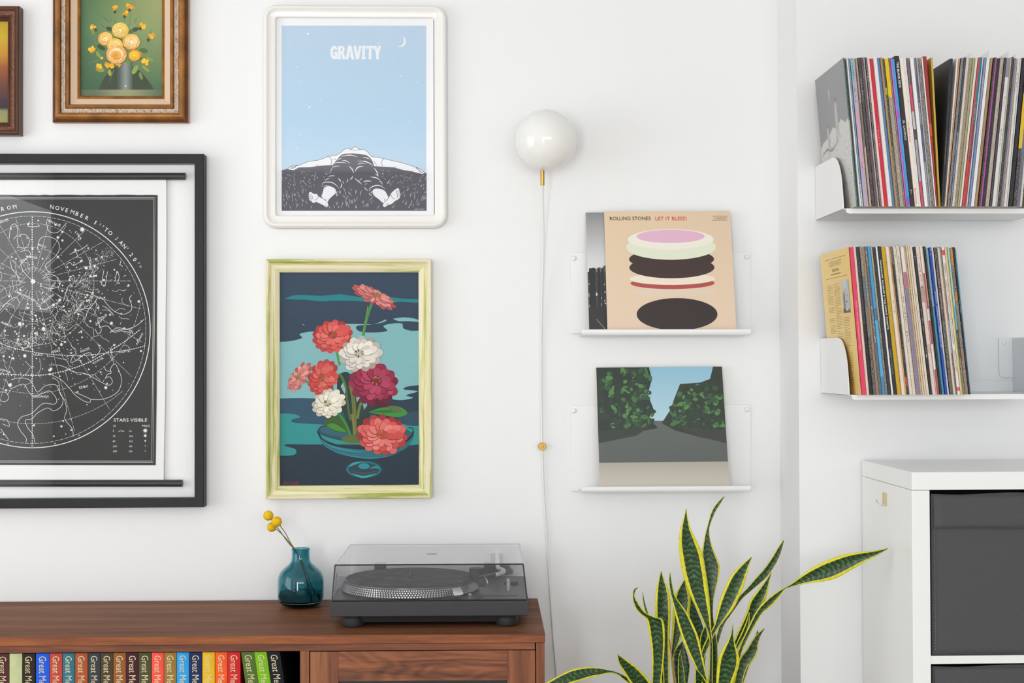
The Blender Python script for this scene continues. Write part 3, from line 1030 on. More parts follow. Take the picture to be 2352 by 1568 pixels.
    body = [(245, 405), (270, 385), (330, 358), (400, 360), (470, 330), (540, 305), (660, 290), (740, 262), (810, 235), (920, 220), (985, 180), (1040, 132), (1070, 124), (1120, 138), (1165, 112), (1183, 97), (1205, 112), (1250, 142), (1310, 142), (1350, 170), (1410, 240), (1500, 248), (1570, 265), (1700, 295), (1830, 325), (1930, 355), (2010, 382), (2090, 412), (2145, 462), (2110, 482), (2060, 470), (1960, 440), (1850, 425), (1720, 388), (1570, 378), (1450, 370), (1100, 400), (850, 355), (660, 368), (560, 385), (400, 388), (330, 425), (275, 418)]
    A.poly(body, wh)
    A.stroke(body[:31], 6, ink)
    A.curve([(1110, 138), (1170, 152), (1250, 142)], 5, ink)
    A.curve([(815, 238), (850, 275), (855, 320), (845, 352)], 6, ink)
    A.curve([(1575, 268), (1545, 315), (1560, 372)], 6, ink)
    A.curve([(885, 270), (920, 280)], 6, ink).curve([(640, 366), (675, 352)], 5, ink).curve([(1720, 372), (1750, 392)], 5, ink)
    A.curve([(290, 385), (350, 370), (385, 362)], 7, ink).curve([(280, 398), (330, 395), (360, 375)], 8, ink).curve([(2020, 390), (2060, 420), (2085, 450), (2120, 455)], 9, ink).curve([(1440, 300), (1480, 360)], 6, ink)
    A.up()
    A.poly([(1000, 208), (1060, 197), (1150, 194), (1240, 203), (1330, 215), (1380, 245), (1420, 300), (1445, 370), (1500, 470), (1545, 570), (1600, 690), (1570, 700), (1480, 640), (1400, 670), (1360, 715), (1300, 650), (1170, 540), (1080, 600), (1000, 620), (965, 690), (880, 640), (770, 600), (715, 655), (760, 570), (830, 440), (880, 340), (930, 280), (965, 235)], dkc)
    A.up()
    for L, w in (([(985, 240), (1060, 222), (1130, 220), (1215, 242)], 14), ([(1280, 252), (1330, 255), (1385, 275)], 10), ([(930, 295), (960, 272), (1000, 258)], 8), ([(995, 295), (1050, 295), (1115, 335)], 10), ([(880, 345), (920, 322), (1000, 318), (1070, 330)], 9), ([(1205, 300), (1300, 303), (1380, 330), (1435, 370)], 12), ([(1210, 345), (1260, 330), (1330, 335)], 9), ([(1310, 292), (1350, 315), (1400, 340)], 7),
                 ([(860, 395), (900, 372), (975, 370)], 8), ([(830, 470), (850, 420), (870, 380)], 6), ([(1090, 365), (1140, 415), (1162, 470)], 13), ([(1180, 450), (1200, 405), (1240, 378), (1300, 370)], 14), ([(1440, 395), (1475, 440), (1505, 515)], 13), ([(1455, 475), (1480, 490), (1500, 515)], 10), ([(800, 515), (850, 505), (905, 505)], 9), ([(1385, 520), (1440, 525), (1490, 540), (1530, 570)], 13), ([(945, 535), (970, 565), (985, 585)], 13),
                 ([(1145, 505), (1135, 535), (1105, 558)], 12), ([(1170, 535), (1225, 580), (1275, 625)], 12), ([(1235, 578), (1255, 555), (1280, 540)], 7), ([(1290, 590), (1340, 575), (1410, 580)], 13), ([(1310, 625), (1350, 608)], 7), ([(765, 575), (790, 550), (835, 540)], 8), ([(715, 655), (735, 605), (780, 592), (850, 595), (920, 635), (968, 690)], 12), ([(995, 605), (992, 640), (975, 675)], 13), ([(1075, 545), (1075, 575), (1060, 595)], 10),
                 ([(1370, 700), (1400, 665), (1460, 640), (1530, 642), (1598, 690)], 14), ([(1305, 655), (1330, 690), (1360, 710)], 10), ([(1510, 575), (1540, 590), (1560, 630)], 10), ([(1370, 740), (1385, 765), (1415, 782)], 9), ([(1415, 712), (1400, 735), (1420, 760)], 8), ([(730, 665), (770, 640), (830, 645)], 7), ([(918, 742), (940, 718)], 6), ([(1010, 575), (1020, 618)], 8)):
        A.curve(L, w, wh, 5, taper=1)
    A.smooth([(745, 680), (775, 655), (830, 648), (890, 675), (912, 705), (908, 745), (860, 790), (815, 835), (800, 870), (770, 845), (715, 800), (730, 740)], wh, 3)
    A.smooth([(540, 745), (560, 727), (610, 755), (650, 757), (668, 785), (690, 800), (750, 830), (790, 870), (808, 905), (795, 930), (765, 930), (735, 908), (690, 890), (640, 868), (600, 880), (580, 862), (548, 838), (537, 790)], wh, 3)
    A.smooth([(1418, 722), (1445, 685), (1520, 684), (1590, 712), (1625, 770), (1640, 805), (1600, 850), (1570, 880), (1510, 830), (1440, 775)], wh, 3)
    A.smooth([(1566, 925), (1570, 890), (1600, 850), (1650, 805), (1680, 745), (1735, 695), (1780, 677), (1800, 740), (1803, 795), (1770, 835), (1735, 850), (1690, 890), (1625, 915), (1590, 938)], wh, 3)
    A.up()
    for L in ([(668, 790), (655, 820), (620, 845)], [(715, 800), (750, 830), (770, 845)], [(545, 765), (580, 772)], [(540, 790), (578, 795)], [(545, 815), (572, 818)], [(590, 790), (580, 850)], [(640, 862), (670, 885), (700, 890)], [(765, 905), (790, 918)], [(770, 830), (775, 850)],
              [(1675, 760), (1690, 800), (1730, 830)], [(1750, 710), (1765, 770), (1760, 810)], [(1760, 715), (1795, 712)], [(1765, 745), (1800, 742)], [(1768, 775), (1803, 775)], [(1585, 820), (1595, 850)], [(1570, 885), (1600, 855), (1640, 815)], [(1620, 905), (1635, 885)]):
        A.curve(L, 6, ink, 4)
    A.up()
    def busy(x, y):
        return (700 < x < 1620 and y < 690 and abs(x - 1160) < 260 + (y - 350) * 0.62) or (530 < x < 920 and 640 < y < 940 and y > 640 + abs(x - 760) * .2) or (1410 < x < 1810 and 680 < y < 940)
    for k in range(420):
        x, y = rnd.uniform(170, 2160), rnd.uniform(410, 960)
        top = 430 + 45 * ((x - 1150) / 1000) ** 2
        if busy(x, y) or y < top or y < 380 or x > 1950 and y > 930:
            continue
        h = 14 + 34 * ((y - 400) / 560)
        lean = rnd.uniform(-14, 14) + (18 if x > 1200 else -12)
        A.curve([(x, y), (x + lean * .4, y - h * .55), (x + lean * 1.2, y - h)], 6 if y > 700 else 4.5, wh, 3, taper=2)
    for x_ in range(2004, 2148, 9):
        if not 2064 < x_ < 2074:
            A.ell(x_, 966 + rnd.uniform(-1.5, 1.5), 4.2, rnd.uniform(4, 6.5), '#b9b9cc', 0, 8)
    A.build('poster_print', M['print'], t)
    board('glass_pane', t, (632, 38, 994, 496), YW - 0.0115, YW - 0.0095, M['glass'])
poster()

# ================================================================ 5. zinnia painting in a streaked cream and green frame
def zinnia_picture():
    t = thing('framed_zinnia_painting', 'painting of red and white zinnias in a glass bowl, cream and green frame', 'picture', P(801, 1145, YW - 0.002))
    def streak(name, axis):
        s = NT(name)
        sc = {'X': (2.2, 40, 60), 'Z': (60, 40, 2.2)}[axis]
        v = s.coords(sc)
        n = s.noise(v, 1.2, 5, 0.65, 0.4)
        s.link(s.ramp(n, [(0.40, C('#ece3c6')), (0.50, C('#e3dba9')), (0.60, C('#aeb35a')), (0.74, C('#8b9a35'))]), s.b.inputs['Base Color'])
        s.b.inputs['Roughness'].default_value = 0.55
        s.bump(n, 0.15, 0.001)
        return s.m
    sx, sz = streak('streaked_paint', 'X'), streak('streaked_paint_upright', 'Z')
    k = 1 / 918
    rails(t, (611, 595, 991, 1145), YW - 0.028, [(0, 0, 0), (0, 0.026, 0), (1.5 * k, 0.0295, 0), (6 * k, 0.0295, 0), (7.5 * k, 0.027, 0), (12 * k, 0.0225, 0), (20 * k, 0.0205, 0), (28 * k, 0.015, 0), (29.5 * k, 0.012, 0), (29.5 * k, 0, 0)], [sx], 'frame_rail', [sz])
    Yp = YW - 0.0085
    board('canvas', t, (634, 616, 970, 1120), Yp, YW - 0.004, M['mat_board'])
    A = Art((0, Yp - 0.0003, 1.3), tf=lambda x, y: (590 + x / 2.7024, 580 + y / 2.7024))
    nav, teal, lite, aqua = '#2d4154', '#1f7f86', '#7fb4b8', '#2f8f8d'
    A.grad(125, 100, 1020, 1460, lambda u, v: mixc(C('#31455a'), C('#1f2f3c'), v), 4, 8)
    A.up()
    A.smooth([(170, 285), (250, 262), (400, 268), (520, 258), (640, 275), (760, 268), (900, 285), (1015, 290), (1015, 312), (900, 305), (760, 312), (620, 300), (480, 298), (400, 302), (300, 292), (220, 290)], teal, 3)
    A.poly(spline([(130, 553), (200, 550), (280, 530), (265, 505), (330, 490), (400, 485), (480, 440), (560, 430), (650, 425), (720, 445), (800, 415), (790, 430), (720, 445), (620, 455), (640, 490), (740, 495), (810, 485), (785, 455), (840, 440), (900, 440), (910, 470), (960, 485), (1015, 482)], 4) + spline([(1015, 820), (930, 832), (915, 850), (1000, 860), (925, 885), (970, 900), (890, 915), (760, 900), (600, 905), (400, 905), (260, 902), (130, 905)], 4), lite)
    A.smooth([(845, 410), (900, 402), (960, 405), (1010, 420), (1015, 430), (940, 425), (880, 425)], lite, 3)
    A.up()
    A.poly(spline([(130, 905), (260, 902), (400, 905), (600, 905), (700, 900), (700, 1070), (480, 1075), (380, 1070), (230, 1055), (220, 1035), (270, 1020), (220, 1000), (130, 998)], 3), '#2e5066')
    A.poly(spline([(130, 998), (220, 1000), (270, 1020), (220, 1035), (230, 1055), (380, 1065), (600, 1075), (1015, 1068), (1015, 1190), (600, 1190), (300, 1190), (190, 1188), (175, 1200), (240, 1220), (230, 1255), (130, 1260)], 3), aqua)
    A.poly(spline([(890, 1000), (1015, 985), (1015, 1068), (930, 1070), (860, 1040)], 3), '#2c4a5c')
    A.up()
    # glass bowl
    A.ell(675, 1120, 300, 62, '#22505f', 3, 40)
    A.up().ell(675, 1112, 285, 48, '#2e5f70', 3, 40)
    A.smooth([(385, 1140), (420, 1200), (520, 1250), (660, 1275), (800, 1265), (930, 1210), (975, 1130), (900, 1190), (700, 1215), (520, 1195)], '#2b6a78', 4)
    A.up()
    A.curve([(378, 1110), (420, 1170), (540, 1205), (680, 1215), (830, 1205), (940, 1160), (972, 1110)], 12, '#1a2a35')
    A.curve([(390, 1150), (460, 1200), (580, 1230), (700, 1238)], 9, '#2f8fa0', taper=1)
    A.curve([(410, 1190), (500, 1240), (640, 1270), (760, 1272), (880, 1245)], 9, '#27838c', taper=1)
    A.curve([(375, 1110), (400, 1080), (450, 1070)], 7, '#1d3a48').curve([(972, 1110), (965, 1090), (940, 1085)], 7, '#1d3a48')
    A.ell(664, 1345, 110, 52, '#1d6c78', 0, 30)
    A.up().ell(664, 1345, 96, 40, '#24424e', 0, 30).up()
    A.curve([(570, 1330), (600, 1310), (650, 1300)], 16, '#3a98a2', taper=1).curve([(590, 1370), (660, 1392), (740, 1370)], 14, '#35a0a5', taper=1).ell(665, 1325, 35, 18, '#2f8a92').curve([(700, 1340), (740, 1330), (765, 1345)], 14, '#2f8a92', taper=1)
    A.curve([(575, 1350), (660, 1370), (760, 1350)], 8, '#5d4a4c', taper=1)
    # foliage
    A.up().smooth([(500, 760), (560, 740), (620, 800), (700, 900), (720, 980), (640, 1080), (600, 1130), (560, 1100), (540, 1000), (500, 880)], '#253a34', 4)
    A.up()
    for L, c in (([(415, 1060), (450, 1010), (520, 1020), (560, 1080), (560, 1115), (480, 1110)], '#3c5a26'), ([(430, 1070), (480, 1060), (555, 1112), (480, 1100)], '#3f8a35'), ([(690, 990), (780, 960), (880, 955), (935, 995), (880, 1020), (790, 1010)], '#3e8a3a'), ([(700, 988), (790, 975), (900, 985), (800, 995)], '#2c6a30'), ([(520, 1150), (600, 1130), (660, 1175), (560, 1180)], '#5a6a30'), ([(800, 955), (860, 950), (900, 980), (850, 985)], '#5d6a3a')):
        A.smooth(L, c, 4)
    A.up()
    for L, w, c in (([(715, 310), (690, 380), (665, 480), (662, 515)], 17, '#3f8a4a'), ([(690, 330), (670, 440), (660, 500)], 6, '#7a8a3a'), ([(495, 615), (505, 660), (515, 700)], 14, '#3f9a4a'), ([(515, 750), (540, 800), (550, 830)], 14, '#3f7d3a'), ([(290, 785), (325, 810)], 12, '#3f8a4a'), ([(580, 820), (600, 920), (610, 1120)], 24, '#6a7038'), ([(685, 870), (640, 950), (625, 1030)], 16, '#6e7a3c'), ([(500, 990), (545, 1050), (580, 1130)], 15, '#2f8a3a'), ([(590, 1000), (600, 1060), (605, 1130)], 16, '#7a7a3c'), ([(550, 830), (565, 950), (580, 1040)], 12, '#4a6a36')):
        A.curve(L, w, c)
    A.poly([(520, 830), (535, 805), (550, 850), (545, 880)], '#8fa9b5').poly([(610, 860), (640, 900), (620, 930)], '#8fa9b5').poly([(655, 930), (680, 900), (685, 950), (665, 975)], '#7f9fac')
    def zinnia(cx, cy, rx, ry, rot, n, dark, mid, lt, eye, ex=0, ey=0):
        ca, sa = math.cos(R(rot)), math.sin(R(rot))
        A.ell(cx, cy, rx * .62, ry * .62, dark, rot, 24)
        for ring, (sc, cs) in enumerate(((1.0, (dark, dark, mid)), (0.82, (mid, mid, lt)), (0.6, (mid, lt, lt)))):
            A.up()
            m = n if ring < 2 else n - 3
            for i in range(m):
                a = 2 * math.pi * (i + 0.5 * ring) / m + rnd.uniform(-.12, .12)
                px_, py_ = rx * sc * 0.62 * math.cos(a), ry * sc * 0.62 * math.sin(a)
                ox, oy = ex * (1 - sc), ey * (1 - sc)
                x, y = cx + px_ * ca - py_ * sa + ox, cy + px_ * sa + py_ * ca + oy
                an = math.degrees(math.atan2(y - cy - oy, x - cx - ox))
                rl = math.hypot(px_, py_) / 0.62
                c = mixc(C(rnd.choice(cs)), C(rnd.choice((dark, mid, lt))), 0.25)
                if ring:
                    A.ell(x - 2, y + 3, rl * 0.40, min(rx, ry) * sc * 0.26 + 3, mixc(C(dark), (0, 0, 0, 1), 0.15), an, 14)
                A.ell(x, y, rl * 0.39, min(rx, ry) * sc * 0.25 + 2, c, an, 14)
        A.up().ell(cx + ex * .45, cy + ey * .45, rx * .24, ry * .24, mixc(C(mid), C(dark), .6), rot, 14)
        for i in range(9):
            a = rnd.uniform(0, 6.3)
            A.ell(cx + ex * .45 + 0.16 * rx * math.cos(a), cy + ey * .45 + 0.16 * ry * math.sin(a), 9, 4.5, eye[i % len(eye)], math.degrees(a), 8)
    red = ('#a83232', '#d4544c', '#e2766b')
    zinnia(728, 275, 150, 50, 26, 13, '#a8484a', '#cf7771', '#dd938a', ('#6a6a34', '#8a7a3c'), 30, -25)
    zinnia(470, 520, 128, 104, -10, 14, '#a42f2f', '#d4514a', '#e07068', ('#7a5a2c', '#5d3a24'), 0, -20)
    zinnia(725, 815, 158, 138, 20, 14, '#5f1530', '#9c2748', '#b84463', ('#b0703a', '#8a5028'), 35, -45)
    A.smooth([(745, 900), (800, 940), (815, 955), (770, 960), (730, 930)], '#5a1428', 3)
    zinnia(265, 770, 110, 52, -55, 11, '#b2524f', '#d07f7a', '#dfa49d', ('#6d7a34', '#7d8a3c'), -15, 0)
    zinnia(412, 775, 92, 118, 25, 13, '#9c2e2e', '#cf4b43', '#df6f66', ('#a0583a', '#6d7a34'), -25, 0)
    zinnia(645, 630, 138, 112, -8, 13, '#a89c92', '#dcd6cc', '#f0ece0', ('#6a4a34', '#8a8a4c', '#4a3a2c'), -25, -10)
    zinnia(447, 935, 110, 88, -25, 12, '#b3a898', '#e2dccb', '#f2edda', ('#7a6a3c', '#9a9a5c'), -20, 0)
    zinnia(778, 1130, 160, 126, 8, 15, '#9c2f32', '#d4564e', '#e8837a', ('#a86a2c', '#8a5a24', '#c08a34'), 0, 0)
    A.up().text('PAYNE', 170, 1440, 90, 20, '#8a3c40', 0, 0.0)
    A.ell(290, 448, 8, 4, '#a07a5c', 40, 8)
    A.build('painting', M['canvas'], t)
zinnia_picture()
# ================================================================ 6. globe wall lamp with cord
def lamp():
    t = thing('globe_wall_lamp', 'unlit white glass globe wall lamp with brass stem and white cord', 'lamp', P(1254, 322, YW - 0.002))
    Yg = YW - 0.095
    c = P(1254, 322, Yg)
    r = 70.5 / (FPX / Yg)
    opal = plain('opal_glass', '#f1f0ec', 0.12, spec=0.5)
    opal.node_tree.nodes['Principled BSDF'].inputs['Subsurface Weight'].default_value = 0.3
    opal.node_tree.nodes['Principled BSDF'].inputs['Subsurface Radius'].default_value = (0.03, 0.028, 0.025)
    prof = [(max(r * math.cos(R(a)), 0.0004), r * math.sin(R(a))) for a in range(-90, 91, 5)]
    mk('globe', MB().lathe(prof, c, 64), opal, t, smooth=True)
    mk('wall_mount', MB().lathe([(0.03, 0), (0.03, 0.012), (0.012, 0.016), (0.012, 0.03)], (c.x, YW - 0.002, c.z), 32, 'Y'), M['brass'], t, smooth='auto')
    s0, s1 = P(1246, 392, Yg), P(1246, 425.5, Yg)
    mk('stem', MB().lathe([(0.0048, s1.z - 0.0), (0.0050, s1.z + 0.001), (0.0050, s0.z + 0.006)], (s1.x, Yg, 0), 20), M['brass'], t, smooth='auto')
    cordm = plain('white_fabric_cord', '#ecebe7', 0.7)
    path = [(1246.5, 425, Yg), (1247, 470, Yg + 0.03), (1248, 560, YW - 0.03), (1245, 680, YW - 0.012), (1243, 780, YW - 0.006), (1243, 900, YW - 0.006), (1245, 1025, YW - 0.008), (1249, 1140, YW - 0.006), (1257, 1250, YW - 0.006), (1265, 1370, YW - 0.006), (1272, 1470, YW - 0.006), (1280, 1570, YW - 0.006), (1292, 1800, YW - 0.006), (1300, 2000, YW - 0.006)]
    mk('cord', MB().tube([P(*q) for q in spline(path, 6)], 0.0028, 8), cordm, t, smooth=True)
    k = P(1245, 1025, YW - 0.004)
    sw = mk('cord_switch', MB().lathe([(0.0088, 0), (0.0098, 0.003), (0.0098, 0.008), (0.0085, 0.0105)], k, 28, 'Y'), M['brass'], t, smooth='auto')
    mk('switch_button', MB().lathe([(0.004, 0.0105), (0.004, 0.0128), (0.003, 0.0135)], k, 20, 'Y'), M['brass'], sw, smooth='auto')
lamp()

# ================================================================ 7. two picture ledges with record sleeves
def ledge(name, label, y_top, y_lip_t, y_lip_b, screws):
    Yb = YW - 0.001
    t = thing('picture_ledge', label, 'shelf', P(1520, y_lip_b, YW - 0.002), 'picture ledges')
    a, b = P(1311, y_top, YW - 0.004), P(1725, y_lip_b + 2, YW - 0.004)
    plate = plain('white_ledge_plate', '#f1f1f1', 0.4)
    mk('back_plate', MB().box((a.x, YW - 0.004, P(1311, y_lip_b - 4, YW - 0.004).z), (b.x, YW - 0.001, a.z)), plate, t, bevel=0.0008)
    # tray: bent sheet with a rounded lip
    Yf = YW - 0.085
    l, r_ = P(1336, y_lip_b, Yf), P(1725, y_lip_b, Yf)
    zb = l.z
    zt = P(1336, y_lip_t, Yf).z
    x0, x1 = l.x, r_.x
    prof = [(YW - 0.004, zb + 0.0025), (Yf + 0.012, zb + 0.0025), (Yf + 0.008, zb + 0.004), (Yf + 0.0055, zb + 0.007), (Yf + 0.0045, zt), (Yf + 0.0025, zt + 0.0015), (Yf, zt), (Yf - 0.0005, zb + 0.007), (Yf + 0.001, zb + 0.003), (Yf + 0.005, zb), (YW - 0.004, zb)]
    mk('tray', MB().prism([(x0, y, z) for y, z in prof], (x1 - x0, 0, 0)), M['white_metal'], t, smooth='auto')
    for sx, sy in screws:
        c = P(sx, sy, YW - 0.004)
        mk('screw_cap', MB().lathe([(0.0068, 0), (0.0066, 0.0015), (0.0045, 0.0032), (0.001, 0.0036)], c, 24, 'Y'), M['white_metal'], t, smooth=True)
    return x0, x1, zb, Yf

L1 = ledge('picture_ledge', 'white ledge on the wall holding two record sleeves', 580, 757.5, 770, ((1318, 593), (1716, 590)))
L2 = ledge('picture_ledge', 'white ledge on the wall holding one record sleeve above the snake plant', 931, 1119, 1131.5, ((1318, 943), (1716, 940)))

def leaning(name, label, quad, Yt, Yb, th, draw, mat=None):
    """sleeve leaning back: quad = pixel corners tl, tr, br, bl of its face; Yt, Yb depth of top and bottom"""
    tl, tr, br, bl = quad
    A_, B_ = P(*bl, Yb), P(*br, Yb)
    D_ = P(*tl, Yt); E_ = P(*tr, Yt)
    n = (B_ - A_).cross(D_ - A_).normalized()
    E_ = PP(*tr, A_, n)
    if n.y > 0:
        n = -n
    t = thing(name, label, 'record sleeve', (A_ + B_) / 2 - n * th, 'record sleeves leaning on the ledges')
    f = [A_, B_, E_, D_]
    mb = MB().hexa([p - n * th for p in f] + f)
    mk('sleeve', mb, M['card_edge'], t)
    A = Art((A_ + D_) / 2 + n * 0.0002, n)
    draw(A, quad)
    A.build('cover_print', M['print_gloss'], t)

M['card_edge'] = plain('sleeve_card_edge', '#cfc4b4', 0.7)

def bil(q):
    tl, tr, br, bl = q
    def f(u, v):
        return tuple((tl[i] * (1 - u) + tr[i] * u) * (1 - v) + (bl[i] * (1 - u) + br[i] * u) * v for i in (0, 1))
    return f

def cover_grey(A, q):
    A.tf = bil(q)
    A.grad(0, 0, 1, 1, lambda u, v: mixc(C('#8a8a8c'), C('#dcdcdc'), min(1, v * 2.2)), 4, 10)
    A.up()
    for k in range(26):
        A.ell(rnd.uniform(.035, .2) if k < 13 else rnd.uniform(.2, .98), rnd.uniform(.47, .58), .03, .035, rnd.choice(('#3b3b3d', '#5a5a5c', '#77787a')), 0, 9)
    A.up().rect(0, .5, .02 + .98, 1, '#3c3c3f')
    A.up()
    for k in range(150):
        x, y = rnd.uniform(.0, .98), rnd.uniform(.56, .8)
        A.ell(x, y, rnd.uniform(.004, .012), rnd.uniform(.006, .02), rnd.choice(('#d9d9d9', '#b9b9bb', '#8d8d90')), 0, 6)
    A.up()
    for x, w in ((.012, .05), (.08, .022), (.11, .018), (.3, .05), (.55, .03), (.8, .06)):
        A.rect(x, .47, x + w, .86, '#1f1f22')
    A.rect(0, .8, 1, 1, '#26262a')
    A.up().curve([(.06, .9), (.1, .95), (.14, 1.0)], .006, '#8a8a8c')

def cover_tan(A, q):
    A.tf = bil(q)
    A.grad(0, 0, 1, 1, lambda u, v: mixc(mixc(C('#e3caa9'), C('#e0c6aa'), u), C('#e6cdb4'), v), 4, 6)
    A.up()
    A.text('ROLLING STONES', .043, .0745, .325, .031, '#3b3026', 0, .014)
    A.text('LET IT BLEED', .405, .0765, .25, .031, '#d2433f', 0, .014)
    lg = [(.868, .0425), (.985, .0425), (.972, .077), (.855, .077)]
    A.stroke(lg, .0035, '#4a3d30', closed=True)
    A.text('LONDON', .872, .0695, .098, .02, '#4a3d30', 0, 0, .25)
    # plain stand-in picture: stacked rounded shapes in the cover's colours
    for cy, rx, ry, c in ((.675, .345, .04, '#e3cfba'), (.60, .33, .05, '#b24a48'), (.565, .335, .05, '#efe3d0'), (.47, .335, .09, '#3a2622'), (.40, .335, .085, '#3a2622'), (.30, .355, .105, '#e2e6cf'), (.235, .34, .085, '#efeadc'), (.21, .27, .055, '#e3b4cc')):
        A.up().ell(.52, cy, rx, ry, c, 0, 40)
    A.up().ell(.545, .86, .315, .135, '#2a1c1b', 0, 44)

def cover_trees(A, q):
    A.tf = bil(q)
    A.grad(0, 0, 1, .6, lambda u, v: mixc(C('#8fbfd6'), C('#b9d6de'), v), 3, 5)
    A.up().grad(0, .44, 1, 1, lambda u, v: mixc(C('#5a625c'), C('#4c4f4e'), v), 3, 4)
    A.up().grad(0, .78, 1, 1, lambda u, v: mixc(C('#a9a598'), C('#c9c2b4'), v), 3, 4)
    A.up()
    A.poly([(0, 0), (.42, 0), (.44, .1), (.40, .22), (.44, .34), (.40, .42), (.47, .5), (.36, .52), (.2, .56), (0, .62)], '#1c2a22')
    A.poly([(1, 0), (.93, .0), (.9, .1), (.82, .13), (.66, .14), (.6, .28), (.58, .34), (.5, .46), (.6, .52), (.8, .58), (1, .62)], '#22301f')
    cs = ('#1f3a26', '#2b5230', '#3d6b38', '#4f8243', '#223528')
    for k in range(170):
        x, y = rnd.uniform(.0, .43), rnd.uniform(.0, .5)
        A.ell(max(.03, x), max(.03, y), rnd.uniform(.012, .035), rnd.uniform(.008, .022), rnd.choice(cs[:1] * 2 + cs[4:] * 2 + cs) if x < .2 else rnd.choice(cs), rnd.uniform(0, 180), 8)
    for k in range(150):
        x = rnd.uniform(.58, .98)
        y = rnd.uniform(.14 + max(0, .75 - x) * .6, .5)
        A.ell(x, y, rnd.uniform(.012, .03), rnd.uniform(.008, .022), rnd.choice(cs), rnd.uniform(0, 180), 8)
    A.up().poly([(0, .52), (.4, .49), (.3, .56), (0, .62)], '#2a332d').poly([(1, .52), (.62, .49), (.74, .56), (1, .63)], '#33352c')

leaning('record_sleeve', 'grey photographic record sleeve half hidden behind the tan sleeve on ledge', ((1345.5, 488), (1634, 487), (1640, 759), (1353.5, 760)), YW - 0.012, YW - 0.058, 0.004, cover_grey)
leaning('record_sleeve', 'tan record sleeve with red and dark heading on the upper ledge', ((1387.5, 485.5), (1676.5, 484.5), (1691.5, 759), (1395.5, 761)), YW - 0.018, YW - 0.068, 0.0045, cover_tan)
leaning('record_sleeve', 'green tree lined road record sleeve alone on the lower ledge', ((1369.5, 844), (1658, 841.5), (1676, 1121), (1378, 1124)), YW - 0.014, YW - 0.068, 0.0045, cover_trees)

# ================================================================ 8. wall mounted record shelves
YF = 3.095           # front edge of the shelves
YS = 3.06            # plane of the record spines
def record_shelf(label, x_back, y_top, y_bot, right_tabs):
    lb = P(x_back, y_bot, YP - 0.001)
    lt = P(x_back, y_top, YP - 0.001)
    X0, Z0, Z1 = lb.x, lb.z, lt.z
    X1 = P(2327, y_bot, YP - 0.001).x
    t = thing('record_shelf', label, 'shelf', (X0, YP - 0.002, Z0), 'bent metal record shelves')
    th = 0.002
    mk('shelf_plate', MB().box((X0, YF + 0.003, Z0 - th), (X1, YP - 0.002, Z0)), M['white_metal'], t, bevel=0.0006)
    r_ = 0.007
    lip = [(X0 + 0.006, Z0), (X1 - 0.001, Z0), (X1 - 0.001, Z0 - 0.011 + 0.001), (X1 - 0.002, Z0 - 0.0115)]
    lip += [(X0 + 0.006 + r_ - r_ * math.sin(R(a)), Z0 - 0.0115 + r_ - r_ * math.cos(R(a))) for a in range(0, 91, 15)]
    mk('front_lip', MB().prism([(x, YF, z) for x, z in lip], (0, 0.003, 0)), M['white_metal'], t, bevel=0.0005)
    def end_plate(X, sgn):
        h = Z1 - Z0
        prof = [(YP - 0.002, -th), (YP - 0.002, h)]
        q = [(YP - 0.155, h - 0.001), (YP - 0.185, h - 0.007), (YF + 0.040, h - 0.024), (YF + 0.022, h - 0.050), (YF + 0.011, h - 0.085), (YF + 0.004, 0.012), (YF + 0.003, 0.0)]
        prof += spline(q, 5)
        prof += [(YF + 0.003, -th)]
        mk('end_plate', MB().prism([(X, y, Z0 + z) for y, z in prof], (th * sgn, 0, 0)), M['white_metal'], t, smooth='auto')
    end_plate(X0, 1)
    end_plate(X1, -1)
    # fixing flanges against the wall, beside the right end plate
    h = Z1 - Z0
    w = 0.034
    fl = [(X1 - 0.002, h)] + [(X1 - w, h)]
    fl += [(X1 - w + 0.010 * (1 - math.cos(R(a))), h - 0.094 + 0.010 * (1 - math.sin(R(a)))) for a in range(0, 91, 15)]
    fl += [(X1 - 0.002, h - 0.094)]
    mk('wall_flange', MB().prism([(x, YP - 0.0045, Z0 + z) for x, z in fl], (0, 0.003, 0)), M['white_metal'], t, bevel=0.0005)
    mk('wall_flange', MB().box((X0 + 0.004, YP - 0.0045, Z0), (X1 + 0.004, YP - 0.002, Z0 + 0.026)), M['white_metal'], t, bevel=0.0008)
    mk('screw_cap', MB().lathe([(0.0062, 0), (0.006, 0.001), (0.004, 0.0022)], (X1 - w + 0.012, YP - 0.0045, Z1 - 0.011), 20, 'Y'), M['white_metal'], t, smooth='auto')
    return t
record_shelf('upper white bent metal wall shelf packed with records', 1874, 383, 504.5, False)
record_shelf('lower white bent metal wall shelf with a half row of records', 1886, 777, 901, True)
SHZ = {0: P(1881, 504.5, YP - 0.001).z, 1: P(1888.5, 901, YP - 0.001).z}

ONES = ['', 'first', 'second', 'third', 'fourth', 'fifth', 'sixth', 'seventh', 'eighth', 'ninth', 'tenth', 'eleventh', 'twelfth', 'thirteenth', 'fourteenth', 'fifteenth', 'sixteenth', 'seventeenth', 'eighteenth', 'nineteenth']
TENS = {2: 'twent', 3: 'thirt', 4: 'fort', 5: 'fift', 6: 'sixt', 7: 'sevent'}
CARD = {2: 'twenty', 3: 'thirty', 4: 'forty', 5: 'fifty', 6: 'sixty', 7: 'seventy'}
def ordinal(n):
    if n < 20:
        return ONES[n]
    return TENS[n // 10] + 'ieth' if n % 10 == 0 else CARD[n // 10] + '-' + ONES[n % 10]

def interp(tab, x):
    if x <= tab[0][0]:
        return tab[0][1]
    for (a, p), (b, q) in zip(tab, tab[1:]):
        if x <= b:
            return p + (q - p) * (x - a) / (b - a)
    return tab[-1][1]

